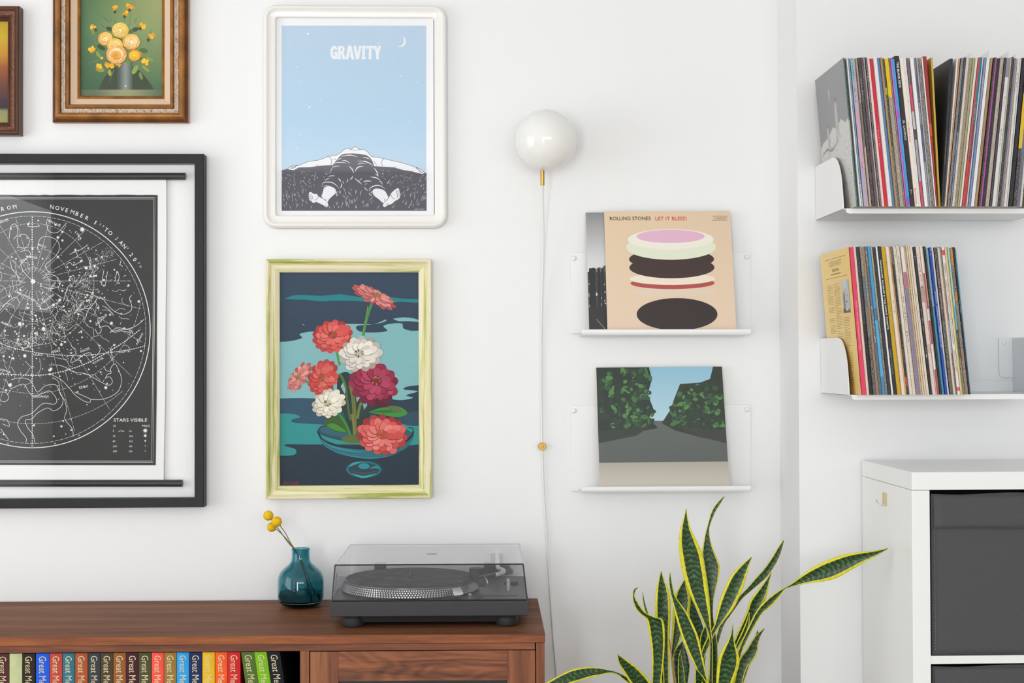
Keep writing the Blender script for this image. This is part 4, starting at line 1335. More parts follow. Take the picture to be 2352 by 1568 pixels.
def worn_marks(n):
    """print too small or worn to read: a row of uneven marks"""
    v, f = [], []
    for i in range(n * 2):
        if rnd.random() < 0.2:
            continue
        a, w = (i + 0.15) / (2 * n), rnd.uniform(0.3, 0.65) / (2 * n)
        b0, b1 = rnd.choice(((0.1, 0.9), (0.1, 0.45), (0.55, 0.9), (0.3, 0.7)))
        k = len(v)
        v += [(a, b0), (a + w, b0), (a + w, b1), (a, b1)]
        f.append((k, k + 1, k + 2, k + 3))
    return v, f, 1.0

# each: top left px, top right px, top y, colour word, list of (from, colour[, wear]) down the spine, height fraction, letterings
def record(shelf, idx, x0, x1, ytop, word, segs, bx0, bx1, texts=(), depth=0.25, plastic=None, wear=0.35, extra=''):
    zb = SHZ[shelf] + 0.0005
    Yv = YS
    dy = Vector((0, rnd.uniform(-0.003, 0.004), 0))
    # bottom corners stand on the shelf
    def bottom(xb):
        d = ray(xb, 471 if shelf == 0 else 905)
        p = EYE + d * (Yv / d.y)
        return Vector((p.x, Yv, zb))
    A_, B_ = bottom(bx0), bottom(bx1)
    D_, E_ = P(x0, ytop, Yv), P(x1, ytop, Yv)
    E_.z = D_.z
    g = 0.0004
    if idx == 1:
        A_.x += 0.0035; D_.x += 0.0035
    A_.x += g; D_.x += g; B_.x -= g; E_.x -= g
    A_ += dy; B_ += dy; D_ += dy; E_ += dy
    mb = MB()
    cols = []
    # spine strips
    sg = [(s[0], C(s[1], s[2] if len(s) > 2 else wear)) for s in segs] + [(1.0, None)]
    for (a, c), (b, _) in zip(sg, sg[1:]):
        for (u, w_) in ((a, b),):
            mb.face([D_.lerp(A_, u), E_.lerp(B_, u), E_.lerp(B_, w_), D_.lerp(A_, w_)])
            cols += [c] * 4
    off = Vector((0, depth, 0))
    body = C(segs[0][1], 0.0)
    edge = C('#b9aa98', 0.3)
    for f, c in (([D_, A_, A_ + off, D_ + off], body), ([E_, B_, B_ + off, E_ + off], body), ([D_, E_, E_ + off, D_ + off], edge), ([A_, B_, B_ + off, A_ + off], edge), ([D_ + off, E_ + off, B_ + off, A_ + off], edge)):
        mb.face(f)
        cols += [c] * 4
    lab = '%s record sleeve%s, %s from the left on the %s record shelf' % (word, extra, ordinal(idx), ('upper', 'lower')[shelf])
    o = mk('record', mb, M['sleeve'], None, cols=cols)
    props(o, lab, 'record', 'records on the %s shelf' % ('upper', 'lower')[shelf])
    # lettering along the spine
    for (body_t, f0, f1, hf, c, bold) in texts:
        v, f, asp = text_mesh(body_t, bold) if body_t[0] != '~' else worn_marks(int(body_t[1:]))
        m = MB()
        cl = []
        for a, b in v:
            s_ = f0 + (f1 - f0) * a
            q = 0.5 + (b - 0.5) * hf
            L_, R_ = D_.lerp(A_, s_), E_.lerp(B_, s_)
            p = L_.lerp(R_, q)
            m.v.append(Vector((p.x, p.y - 0.0003, p.z)))
            cl.append(C(c, 0))
        m.f = f
        m.mi = [0] * len(f)
        mk('spine_lettering', m, M['sleeve'], o, cols=cl, fixn=False)
    if plastic:
        h0, h1 = plastic
        top = (D_ + E_) / 2
        m = MB().face([top + Vector((0, 0.001, -0.002)), top + Vector((0, depth, -0.002)), top + Vector((0.003, depth, h1)), top + Vector((0.002, 0.002, h0))])
        mk('plastic_cover', m, M['poly'], o, solid=0.0004)
    return o, (D_, E_, A_, B_, Yv)

FS = (1920, 7.841)
def upper():
    tab = [(1932, 30.5), (2000, 35), (2055, 37), (2090, 34.5), (2122, 31), (2139, 18)]
    T = [  # zoom x0, x1, word, segments, texts, plastic
        (95, 150, 'moonscape photograph', [(0, '#44696c', .25), (.42, '#b5b9a4', .6), (.62, '#4b7f7c', .3)], [], None),
        (152, 181, 'thin black', [(0, '#2c2c2e')], [], None),
        (182, 211, 'thin white', [(0, '#dcdfe2')], [], None),
        (215, 243, 'pale teal', [(0, '#8ba5ac'), (.85, '#cfd8d4')], [], (0.004, 0.001)),
        (250, 306, 'light blue and lilac', [(0, '#8fb0bf', .15), (.14, '#b9a9c9', .1), (.35, '#d49cbc', .1), (.75, '#b7a2c0', .1)], [('~15', .03, .3, .5, '#3d4a66', 0), ('~5', .7, .76, .5, '#7a3050', 0)], None),
        (308, 344, 'cream', [(0, '#e3d8cb')], [], None),
        (346, 383, 'dusty taupe', [(0, '#b39d92', .6), (.3, '#9a857c', .9), (.6, '#c2a79c', .4)], [], None),
        (385, 439, 'charcoal', [(0, '#37373b', .3)], [('~8', .14, .3, .55, '#a9b1ba', 0)], None),
        (441, 493, 'chocolate brown', [(0, '#65484a', .1)], [('~8', .03, .15, .55, '#b39a98', 0)], None),
        (495, 520, 'thin grey white', [(0, '#cfd6d8', .6)], [], (0.006, 0.012)),
        (522, 556, 'dark grey', [(0, '#3d3c40', .5), (.5, '#4d4044', .6)], [('~15', .05, .38, .6, '#c9c9c9', 0)], None),
        (558, 603, 'pale pink', [(0, '#e9cfcb', .2)], [], None),
        (605, 666, 'bright red', [(0, '#d5233f', 0)], [('~8', .46, .62, .4, '#f0c9cc', 0)], None),
        (668, 731, 'broad off white', [(0, '#e4e0dd', .1)], [], None),
        (735, 787, 'denim blue', [(0, '#5c83b0', .12)], [], None),
        (789, 827, 'tan', [(0, '#a88a62', .15)], [], None),
        (829, 873, 'yellow flecked black', [(0, '#3b3632', .5), (.2, '#c9b63a', .1), (.245, '#3a3636', .5), (.6, '#46505c', .7)], [], None),
        (875, 946, 'yellow topped', [(0, '#e3c51c', .25), (.26, '#c9bfae', .9)], [], None),
        (948, 975, 'thin brown', [(0, '#6b5548', .9)], [], None),
        (977, 1004, 'thin violet', [(0, '#c070c8', .05), (.8, '#c65aa0', .3)], [], None),
        (1006, 1056, 'sky blue', [(0, '#4aa2e2', 0), (.35, '#8f6fd0', 0), (.4, '#4aa2e2', 0), (.93, '#3a86d8', 0), (.96, '#b050c0', 0), (.985, '#3f96e0', 0)], [], None),
        (1058, 1141, 'thick black', [(0, '#2a2a2b', 0)], [('THE BLACK KEYS', .04, .21, .5, '#e4e4e2', .02), ('EL CAMINO', .43, .56, .5, '#d2d2d0', .01), ('~7', .885, .925, .4, '#dcdcdc', .02)], None),
        (1143, 1206, 'cream with red lettering', [(0, '#ecdfd0', .03)], [('The Black Keys', .425, .57, .55, '#dd5a48', .015), ('Brothers', .88, .985, .55, '#dd5a48', .015)], None),
        (1208, 1268, 'plain white', [(0, '#e9e7e4', .03)], [('~11', .08, .3, .5, '#c9c9c9', 0)], None),
        (1272, 1322, 'grey with red blocks', [(0, '#6b5560', .4), (.13, '#4a3a44', .5), (.18, '#cc4a66', .1), (.36, '#d6d2d4', .6), (.48, '#4a3c3e', .3), (.55, '#b9aeb9', .5), (.83, '#d3496a', .05)], [], None),
        (1333, 1402, 'clean white', [(0, '#ebe9e8', .08)], [], (0.003, 0.006)),
        (1404, 1440, 'grey and navy', [(0, '#8a8c98', .5), (.12, '#4a5080', .5), (.3, '#a4a6ac', .6), (.45, '#4c5288', .4), (.7, '#a9abb5', .5)], [('~6', .08, .15, .5, '#2a2a2a', 0)], None),
        (1442, 1464, 'thin light grey', [(0, '#b5b5b8', .4)], [], None),
        (1466, 1532, 'speckled black', [(0, '#2f2e33', .8)], [], None),
        (1535, 1566, 'narrow white', [(0, '#e6e1e0', .2)], [], None),
        (1570, 1638, 'dark red', [(0, '#a32a2e', .05), (.45, '#d2542c', .2), (.53, '#a83034', .05)], [], None),
        (1640, 1725, 'gold edged', [(0, '#c9a645', .15)], [], None)]
    i = 0
    for zx0, zx1, word, segs, texts, pl in T:
        i += 1
        x0, x1 = FS[0] + zx0 / FS[1], FS[0] + zx1 / FS[1]
        yt = {1: 132.5, 22: 128, 31: 129, 32: 131}.get(i, 133 + rnd.uniform(-1.5, 1.8))
        if i == 32:
            x0, x1 = 2139, 2144
        o, q = record(0, i, x0, x1, yt, word, segs, x0 + interp(tab, x0), x1 + interp(tab, x1), texts, plastic=pl, extra='' if i > 1 else ' with two figures')
        if i == 1:
            moon_cover(o, q)
    tab2 = [(2181, -20), (2205, -31), (2250, -38), (2290, -36), (2340, -32), (2360, -31)]
    T2 = [
        (398, 456, 'glossy black', [(0, '#26272b', .05)], [('~18', .5, .72, .4, '#9a9aa0', 0)], None),
        (522, 560, 'pinkish white', [(0, '#e4dcdb', .15)], [('~17', .38, .7, .5, '#2f2a2a', 0)], None),
        (569, 599, 'pale orange', [(0, '#cfa473', .15)], [], (0.004, 0.002)),
        (604, 644, 'speckled maroon', [(0, '#5c4140', .8)], [], None),
        (646, 659, 'very thin pale blue', [(0, '#9fc0d0', .1)], [], None),
        (661, 696, 'navy', [(0, '#2f3d4d', .3), (.5, '#4f7390', .6)], [], None),
        (698, 745, 'cream card', [(0, '#dccdbf', .4)], [], None),
        (747, 818, 'worn beige', [(0, '#b9a894', .75)], [], (0.012, 0.016)),
        (824, 867, 'olive green', [(0, '#a9a97a', .1)], [], None),
        (869, 912, 'white card', [(0, '#e4dfd6', .1)], [], (0.002, 0.01)),
        (914, 950, 'brick red', [(0, '#b4484c', .2), (.7, '#cc3a38', .2)], [], None),
        (952, 995, 'teal', [(0, '#178b9b', 0), (.32, '#4a7f86', .1), (.45, '#7a4a52', .2), (.7, '#c23a3a', .2)], [('~6', .3, .42, .5, '#e8e8e8', .01)], None),
        (997, 1025, 'slim white', [(0, '#dfe0e2', .5)], [], None),
        (1027, 1064, 'periwinkle blue', [(0, '#8691bb', .2), (.5, '#7590b4', .3)], [('~8', .12, .26, .5, '#f0f0f0', .01)], None),
        (1068, 1127, 'bright white', [(0, '#e6e3df', .15)], [], (0.016, 0.004)),
        (1129, 1150, 'slim mushroom brown', [(0, '#a08f86', .4)], [], None),
        (1152, 1191, 'apricot', [(0, '#d3a36c', .2)], [('~8', .55, .66, .5, '#5a4028', 0)], None),
        (1193, 1226, 'narrow black', [(0, '#302d30', .3)], [], None),
        (1228, 1262, 'magenta', [(0, '#b2519f', .15)], [], None),
        (1264, 1318, 'broad black', [(0, '#29262a', .15)], [], None),
        (1320, 1364, 'cream and black lettered', [(0, '#d9cdbf', .9)], [], (0.004, 0.004)),
        (1366, 1386, 'slim blush', [(0, '#dfc8be', .3)], [], None),
        (1388, 1422, 'dark brown', [(0, '#403238', .3)], [], None),
        (1424, 1488, 'silver grey', [(0, '#8e9298', .4), (.13, '#d5d6d6', .1)], [('~6', .26, .33, .45, '#555a60', 0), ('~12', .48, .6, .45, '#66686c', 0)], (0.016, 0.01)),
        (1490, 1521, 'beige', [(0, '#c9bba7', .5)], [], None),
        (1523, 1560, 'inky black', [(0, '#27262a', .4)], [], None),
        (1562, 1596, 'mottled slate', [(0, '#7e8692', .8)], [], (0.01, 0.004)),
        (1598, 1632, 'mauve', [(0, '#bfaaa9', .4)], [], None),
        (1634, 1680, 'ivory', [(0, '#e3ddd5', .25)], [('~5', .1, .22, .5, '#444444', 0)], None),
        (1682, 1711, 'pearl grey', [(0, '#d0d1d4', .15)], [], None),
        (1714, 1780, 'black with white disc', [(0, '#232226', .1)], [], None),
        (1782, 1850, 'black with tall yellow band', [(0, '#2f2a35', .3), (.24, '#e0b923', .2), (.61, '#37302e', .4)], [], None),
        (1852, 1900, 'slate blue', [(0, '#7c86a0', .6)], [], None),
        (1902, 1940, 'light cream', [(0, '#dcd2c6', .4)], [], None),
        (1942, 1990, 'black framed', [(0, '#2a2629', .4)], [], None)]
    for zx0, zx1, word, segs, texts, pl in T2:
        i += 1
        x0, x1 = 2130 + zx0 / 7.838, 2130 + zx1 / 7.838
        o, q = record(0, i, x0, x1, 135 if i == 33 else 132 + rnd.uniform(-1.5, 2), word, segs, x0 + interp(tab2, x0), x1 + interp(tab2, x1), texts, plastic=pl)

def moon_cover(o, q):
    D_, E_, A_, B_, Yv = q
    back = D_ + Vector((0, 0.25, 0))
    n = (A_ - D_).cross(Vector((0, 1, 0)))
    A = Art((A_ + back) / 2 - Vector((0.0002, 0, 0)), n, wrap=50)
    # picture coordinates: u from the back edge to the spine, v down
    def tf(u, v):
        p = D_ + Vector((0, 0.25 * (1 - u), 0)) + (A_ - D_) * v
        c = CROT.transposed() @ (p - EYE)
        return CX + FPX * c.x / -c.z, CY - FPX * c.y / -c.z
    A.tf = tf
    A.rect(0, 0, 1, 1, '#8d8d8f')
    A.up().poly([(0, .5), (.1, .47), (.3, .45), (.48, .4), (.6, .43), (.75, .38), (.9, .42), (1, .4), (1, 1), (0, 1)], '#cfcdc8')
    A.up()
    for k in range(520):
        x, y = rnd.uniform(0.02, .98), rnd.uniform(.47, .98)
        A.ell(x, y, rnd.uniform(.006, .022), rnd.uniform(.002, .007), rnd.choice(('#b9b7b2', '#a3a19d', '#dedcd7', '#c3c1bc', '#d5d3ce')), rnd.uniform(-30, 30), 6)
    A.lay += 12
    A.curve([(.02, .56), (.2, .53), (.4, .55), (.62, .5)], .02, '#8b8a8c', taper=1)
    A.smooth([(.42, .12), (.45, .15), (.45, .2), (.42, .23), (.435, .18)], '#d8d8da', 3)
    for x, y, s_ in ((.3, .38, .07), (.62, .24, .1)):       # two distant figures in suits
        A.up().smooth([(x - s_ * .5, y + s_), (x - s_ * .4, y + .3 * s_), (x - s_ * .2, y), (x, y - .6 * s_), (x + s_ * .25, y), (x + s_ * .5, y + .5 * s_), (x + s_ * .5, y + 2.5 * s_), (x + s_ * .1, y + 1.9 * s_), (x - s_ * .4, y + 3 * s_)], '#b5b4b2', 3)
        A.ell(x, y - .1 * s_, s_ * .18, s_ * .22, '#5c5c60', 0, 10)
    A.build('cover_print', M['print_gloss'], o)

def lower():
    tab = [(1945, 28), (1960, 31), (2015, 37.5), (2097, 39.5), (2140, 37.5), (2190, 36.5)]
    T = [
        (131, 172, 'yellow', [(0, '#e6dccf', .45)], [('LUCIANO PAVAROTTI', .17, .62, .35, '#3a3030', 0), ('~8', .87, .93, .4, '#3a3a3a', 0)], (0.010, 0.006)),
        (174, 252, 'thick raspberry red', [(0, '#dd3f5c', 0)], [('TOM PETTY AND THE HEARTBREAKERS', .36, .6, .3, '#f2b9c4', 0), ('DAMN THE TORPEDOES', .6, .7, .3, '#f2b9c4', 0)], None),
        (254, 303, 'pinkish cream', [(0, '#e3cdbd', .1)], [], None),
        (305, 371, 'dark navy', [(0, '#33353c', .2), (.52, '#1f1f22', .1)], [], (0.006, 0.012)),
        (373, 430, 'grey olive worn', [(0, '#5c5448', .8), (.2, '#5d6670', .3), (.42, '#766c68', .3), (.6, '#3c3a40', .5)], [], None),
        (432, 478, 'tan streaked', [(0, '#b0885c', .5), (.2, '#6b6055', .8), (.4, '#a98a62', .5)], [], None),
        (480, 537, 'slate grey', [(0, '#5c606c', .25)], [('~8', .03, .13, .5, '#d9d9dd', .01), ('~16', .4, .65, .5, '#dedee2', 0)], None),
        (539, 600, 'bright blue', [(0, '#3f97c9', .05), (.42, '#2a6f9c', .3), (.5, '#53a8d8', .05), (.88, '#2f7fae', .3)], [], None),
        (602, 641, 'torn cream', [(0, '#cdbba3', .9), (.5, '#3a3230', .8)], [], None),
        (643, 701, 'matt black', [(0, '#2c2b2d', .1)], [], None),
        (703, 738, 'white banded', [(0, '#e3e2e4', 0)], [], None),
        (740, 815, 'thick black white lettered', [(0, '#292829', 0)], [('NATHANIEL RATELIFF & THE NIGHT SWEATS', .095, .56, .42, '#eceae8', .012), ('TEARING AT THE SEAMS', .69, .86, .36, '#9a9898', 0)], None),
        (817, 896, 'mustard yellow', [(0, '#c7a11e', .06)], [('~6', .1, .15, .35, '#7a6018', 0), ('~19', .36, .6, .35, '#8a6a14', 0)], None),
        (898, 961, 'plain cream', [(0, '#e2d3c2', .1)], [('~9', .3, .45, .5, '#8a7a6c', 0)], None),
        (963, 1000, 'orange tan', [(0, '#cda063', .3), (.25, '#d8a56c', .1)], [('~13', .1, .36, .6, '#8a5024', 0)], None),
        (1002, 1047, 'black photograph', [(0, '#4a443e', .7), (.12, '#2e2c2e', .2), (.88, '#c8442c', .4), (.94, '#3a2a28', .4)], [('~10', .42, .52, .5, '#bdbdbd', 0), ('~12', .66, .78, .5, '#c5c5c5', 0)], None),
        (1049, 1102, 'ecru', [(0, '#dcd3c6', .2)], [('~4', .03, .08, .5, '#3a3a3a', 0), ('~6', .2, .28, .5, '#5a5a5a', 0)], (0.004, 0.01)),
        (1104, 1171, 'aged cream', [(0, '#dccfbd', .3)], [('~11', .07, .19, .45, '#4a4440', 0), ('~19', .34, .66, .5, '#3a3632', .01)], None),
        (1173, 1188, 'very thin brown', [(0, '#9a7a60', .7)], [], (0.006, 0.008)),
        (1190, 1262, 'white topped purple', [(0, '#e2d9d4', .2), (.17, '#b06078', .4), (.28, '#8a7f9a', .4)], [], None),
        (1264, 1300, 'worn straw', [(0, '#cdb390', .5)], [], None),
        (1302, 1343, 'straw', [(0, '#d8c09c', .3)], [], (0.004, 0.006)),
        (1345, 1382, 'bone', [(0, '#dfcdb4', .2)], [], None),
        (1384, 1436, 'light bone', [(0, '#e0d2c2', .25)], [('~12', .3, .55, .4, '#a08c74', 0)], None)]
    T6 = [
        (1, 1, None, None, None, None)]
    i = 0
    B = [(x0, x1, *r_) for x0, x1, *r_ in [(1930 + a / 8.712, 1930 + b / 8.712, *q) for a, b, *q in T]]
    U = [
        (147, 200, 'black lettered', [(0, '#2b2829', .05)], [('~3', .06, .11, .45, '#d8d8d8', 0), ('~22', .42, .58, .4, '#c9c9c9', 0), ('~10', .68, .75, .5, '#ececec', .01)], None),
        (202, 277, 'pale pink beige', [(0, '#dccabf', .1), (.27, '#c4ad9f', .6), (.38, '#dccabf', .1), (.66, '#cbb5a9', .4), (.72, '#dccabf', .1)], [('~11', .05, .33, .45, '#7a6a60', 0)], None),
        (279, 317, 'white and crimson', [(0, '#e4dbd6', .1), (.18, '#a93a50', .05), (.42, '#e2d6d2', .3), (.5, '#b04450', .1), (.66, '#e9e1dc', .1), (.83, '#b8404c', .1)], [], None),
        (319, 356, 'sandy', [(0, '#d9bd9c', .2), (.4, '#a8977e', .7), (.7, '#6b5a4c', .8)], [], None),
        (358, 406, 'deep black', [(0, '#282529', .1)], [('~9', .25, .36, .45, '#b9b9b9', 0)], None),
        (408, 457, 'pale blue torn', [(0, '#8fb7c9', .4), (.4, '#4f9bc0', .4)], [], None),
        (459, 512, 'royal blue', [(0, '#1f439c', .05)], [('~4', .01, .06, .5, '#e9e9f2', .01), ('MOTOWN', .3, .38, .4, '#c9d2ea', .01), ('DIANA ROSS and the SUPREMES GREATEST HITS', .4, .68, .42, '#d5dbec', .01)], None),
        (514, 562, 'chalk white', [(0, '#e6e1df', .05)], [('~16', .73, .9, .45, '#4a4a4a', 0)], None),
        (566, 626, 'black and green', [(0, '#343230', .5), (.5, '#2c3a30', .6)], [('~9', .17, .25, .4, '#bdbdb5', 0), ('THE MOODY BLUES', .3, .42, .4, '#bdbdb5', 0)], None),
        (628, 671, 'salmon cream', [(0, '#ddc4b4', .2)], [], (0.004, 0.008)),
        (673, 710, 'mottled grey blue', [(0, '#8c9a9c', .7), (.2, '#b39a88', .6), (.5, '#a9bfc9', .5), (.72, '#4d4444', .7)], [], None),
        (712, 771, 'cream with red square', [(0, '#e6dcd0', .05), (.02, '#d9454f', .05), (.055, '#e5dbd0', .08), (.95, '#dc5a6a', 0), (.975, '#e5dbd0', .1)], [('STEREO 2', .11, .2, .5, '#4a4646', 0), ('TCHAIKOVSKY: NUTCRACKER', .22, .42, .5, '#4a4646', 0), ('ORCHESTRE DE LA SUISSE ROMANDE', .42, .66, .45, '#4a4646', 0), ('LONDON TREASURY SERIES', .7, .84, .45, '#4a4646', 0)], None),
        (773, 802, 'rosy beige', [(0, '#dfc6b4', .15)], [], None),
        (804, 835, 'lemon yellow', [(0, '#d9d02c', .05)], [], None),
        (837, 880, 'cyan topped', [(0, '#a2d2da', .1), (.4, '#67bcc6', .1), (.56, '#2c3f40', .5), (.75, '#2f2f33', .9)], [], None),
        (882, 942, 'brown mottled', [(0, '#c98f54', .6), (.12, '#3f3434', .7), (.3, '#c08a4c', .5), (.36, '#3a3a4c', .8), (.7, '#6b4434', .8)], [], None),
        (944, 982, 'black end', [(0, '#29282b', .1)], [('~11', .08, .16, .45, '#9a9a9a', 0), ('~9', .36, .45, .45, '#c9c9c9', 0)], None)]
    B += [(2080 + a / 8.712, 2080 + b / 8.712, *q) for a, b, *q in U]
    for x0, x1, word, segs, texts, pl in B:
        i += 1
        yt = 566 + rnd.uniform(-1.2, 1.8) + 2.5 * max(0, (i - 24) / 17)
        o, q = record(1, i, x0, x1, yt, word, segs, x0 + interp(tab, x0), x1 + interp(tab, x1), texts, plastic=pl, extra='' if i > 1 else ' with a small portrait')
        if i == 1:
            yellow_cover(o, q)
    i += 1
    x0, x1 = 2194.2, 2197.5
    record(1, i, x0, x1, 570, 'light blue rearmost', [(0, '#86b9d2', .2)], x0 + 34.3, x1 + 34.2, depth=0.24)

def yellow_cover(o, q):
    D_, E_, A_, B_, Yv = q
    back = D_ + Vector((0, 0.25, 0))
    n = (A_ - D_).cross(Vector((0, 1, 0)))
    A = Art((A_ + back) / 2 - Vector((0.0002, 0, 0)), n)
    def tf(u, v):
        p = D_ + Vector((0, 0.25 * (1 - u), 0)) + (A_ - D_) * v
        c = CROT.transposed() @ (p - EYE)
        return CX + FPX * c.x / -c.z, CY - FPX * c.y / -c.z
    A.tf = tf
    A.grad(0, 0, 1, 1, lambda u, v: mixc(C('#f3d489'), C('#eec874'), u), 3, 3)
    ink = '#5a4a32'
    A.up()
    A.stroke([(.15, .05), (.88, .05)], .003, ink).stroke([(.15, .185), (.88, .185)], .003, ink)
    A.text('LUCIANO PAVAROTTI', .3, .105, .42, .04, ink)
    for i in range(12):
        A.rect(.39 + .02 * i, .118 + .004 * (i % 3), .402 + .02 * i, .142, ink)
    for i in range(22):
        A.rect(.33 + .016 * i, .155, .34 + .016 * i, .163 + .002 * (i % 2), ink)
    for cx_, y0, y1 in ((.16, .23, .43), (.16, .47, .58), (.4, .23, .95), (.64, .47, .95), (.17, .62, .95)):
        y = y0
        while y < y1:
            if rnd.random() > .06:
                A.stroke([(cx_, y), (cx_ + (.2 if rnd.random() > .2 else .12), y)], .0032, '#a08550')
            y += .0115
    A.grad(.66, .215, .9, .44, lambda u, v: mixc(C('#cfd2d4'), C('#8f9499'), abs(u - .4)), 4, 4)
    A.up().ell(.77, .34, .075, .075, '#b9b7b4', 0, 20).ell(.72, .36, .03, .07, '#6b6e72', 0, 14)
    A.up().curve([(.76, .36), (.8, .365), (.83, .36)], .006, '#3f4246').curve([(.77, .32), (.79, .322)], .006, '#3f4246').curve([(.82, .318), (.84, .32)], .006, '#3f4246').poly([(.66, .42), (.7, .4), (.8, .43), (.86, .41), (.9, .44), (.66, .44)], '#4a4d52')
    A.build('cover_print', M['print_gloss'], o)
upper()
lower()
# ================================================================ 9. white cube shelving unit with fabric boxes
def cabinet():
    YB, YFc = YP - 0.004, 2.962
    a = P(2094, 1084, YFc)
    X0, ZT = a.x, a.z
    zt2 = P(2097, 1125.3, YFc).z
    th = 0.038
    X1 = X0 + 0.77
    t = thing('cube_shelf_unit', 'white cube shelving unit against the wall beside the snake plant', 'shelf unit', (X0 + 0.385, YFc + .19, 0))
    w = M['white_lacquer']
    mk('top_panel', MB().box((X0, YFc, zt2), (X1, YB, ZT)), w, t, bevel=0.0012)
    mk('side_panel', MB().box((X0, YFc, 0), (X0 + th, YB, zt2 - 0.0006)), w, t, bevel=0.0012)
    mk('side_panel', MB().box((X1 - th, YFc, 0), (X1, YB, zt2 - 0.0006)), w, t, bevel=0.0012)
    mk('bottom_panel', MB().box((X0 + th, YFc, 0), (X1 - th, YB, th)), w, t, bevel=0.001)
    s1t, s1b = P(2150, 1506.3, YFc).z, P(2150, 1525, YFc).z
    hh = zt2 - s1t
    xm = (X0 + X1) / 2
    mk('divider', MB().box((xm - 0.008, YFc + 0.001, th), (xm + 0.008, YB, zt2)), w, t)
    sh = []
    for zt_, zb_ in ((s1t, s1b), (s1b - hh, s1b - hh - (s1t - s1b))):
        mk('shelf_board', MB().box((X0 + th, YFc + 0.001, zb_), (xm - 0.008, YB, zt_)), w, t, bevel=0.0006)
        mk('shelf_board', MB().box((xm + 0.008, YFc + 0.001, zb_), (X1 - th, YB, zt_)), w, t, bevel=0.0006)
        sh.append(zt_)
    mk('back_panel', MB().box((X0 + th, YB - 0.004, th), (X1 - th, YB, zt2)), w, t)
    # fabric boxes
    fab = NT('dark_grey_fabric')
    v = fab.coords((1400, 1400, 1400))
    n = fab.noise(v, 1.0, 2)
    fab.link(fab.ramp(n, [(0.3, C('#48484a')), (0.7, C('#5b5b5c'))]), fab.b.inputs['Base Color'])
    fab.b.inputs['Roughness'].default_value = 0.9
    fab.b.inputs['Specular IOR Level'].default_value = 0.2
    fab.bump(n, 0.25, 0.0005)
    def fbox(label, x0, x1, z0, z1):
        b = thing('fabric_box', label, 'storage box', ((x0 + x1) / 2, YFc + .19, z0), 'grey fabric boxes in the shelf unit')
        yf = YFc + 0.006
        # front wall: soft sheet
        mb = MB()
        nx, nz = 16, 20
        for j in range(nz + 1):
            for i in range(nx + 1):
                u, q = i / nx, j / nz
                bul = 0.004 * math.sin(math.pi * u) * math.sin(math.pi * q) * rnd.uniform(.85, 1)
                mb.v.append(Vector((x0 + (x1 - x0) * u, yf - bul, z0 + (z1 - z0) * q - (0.002 * math.sin(u * 9) if j == nz else 0))))
        for j in range(nz):
            for i in range(nx):
                k = j * (nx + 1) + i
                mb.f.append((k, k + 1, k + nx + 2, k + nx + 1)); mb.mi.append(0)
        mk('front_wall', mb, fab.m, b, smooth=True, solid=0.003)
        mk('side_wall', MB().box((x0, yf + 0.002, z0), (x0 + 0.003, YB - 0.02, z1 - 0.004)), fab.m, b)
        mk('side_wall', MB().box((x1 - 0.003, yf + 0.002, z0), (x1, YB - 0.02, z1 - 0.004)), fab.m, b)
        mk('back_wall', MB().box((x0 + 0.003, YB - 0.023, z0), (x1 - 0.003, YB - 0.02, z1 - 0.004)), fab.m, b)
        mk('base', MB().box((x0 + 0.003, yf + 0.002, z0), (x1 - 0.003, YB - 0.023, z0 + 0.004)), fab.m, b)
        # turned over hem band
        hb = MB()
        zt_, zb_ = z1 - 0.004, z1 - 0.073
        for j in range(7):
            for i in range(nx + 1):
                u, q = i / nx, j / 6
                zz = zb_ + (zt_ - zb_) * q + (0.003 * u + 0.0015 * math.sin(u * 7)) * (1 - q)
                hb.v.append(Vector((x0 + 0.004 + (x1 - x0 - 0.008) * u, yf - 0.0048 - 0.0012 * math.sin(u * 5 + q * 4) * (1 if 0 < j < 6 else .3) - 0.003 * math.sin(math.pi * u) * q * (1 - q) * 2 - .004 * math.sin(math.pi * u) * (1 - q), zz)))
        for j in range(6):
            for i in range(nx):
                k = j * (nx + 1) + i
                hb.f.append((k, k + 1, k + nx + 2, k + nx + 1)); hb.mi.append(0)
        mk('hem_band', hb, fab.m, b, smooth=True, solid=0.002)
        st = MB()
        zz = z0 + 0.012
        while zz < z1 - 0.01:
            st.box((x0 + 0.006, yf - 0.0035, zz), (x0 + 0.0068, yf - 0.0015, zz + 0.0032)); zz += 0.0062
        s_ = mk('stitching', st, plain('grey_thread', '#7c7c7c', 0.8), b)
        s_['kind'] = 'stuff'
    fl = X0 + th + 0.0045
    fr = xm - 0.012
    fbox('upper dark grey fabric box in the white shelf unit', fl, fr, s1t + 0.0005, P(2200, 1134, YFc).z)
    fbox('lower dark grey fabric box under the first, just showing its rim', fl, fr, sh[1] + 0.0005, P(2200, 1530, YFc).z)
    # adhesive hook on the side
    hk = thing('adhesive_hook', 'small brass adhesive hook on the side of the white shelf unit', 'hook', PX(2031, 1160, X0))
    c0, c1 = PX(2028.3, 1130, X0), PX(2036.5, 1161.5, X0)
    mk('hook_plate', MB().box((X0 - 0.002, c0.y, c1.z), (X0 - 0.0002, c1.y, c0.z)), plain('satin_brass', '#d9c48a', 0.35, 0.8), hk, bevel=0.0008)
    ym = (c0.y + c1.y) / 2
    path = [(X0 - 0.0015, ym - .004, c1.z + 0.002), (X0 - 0.006, ym - .002, c1.z + 0.0005), (X0 - 0.012, ym + .004, c1.z + 0.002), (X0 - 0.0155, ym + .009, c1.z + 0.007), (X0 - 0.016, ym + .012, c1.z + 0.0115)]
    mk('hook_wire', MB().tube(spline(path, 5), 0.0013, 8), plain('polished_steel', '#d6d2c8', 0.2, 1.0), hk, smooth=True)
cabinet()

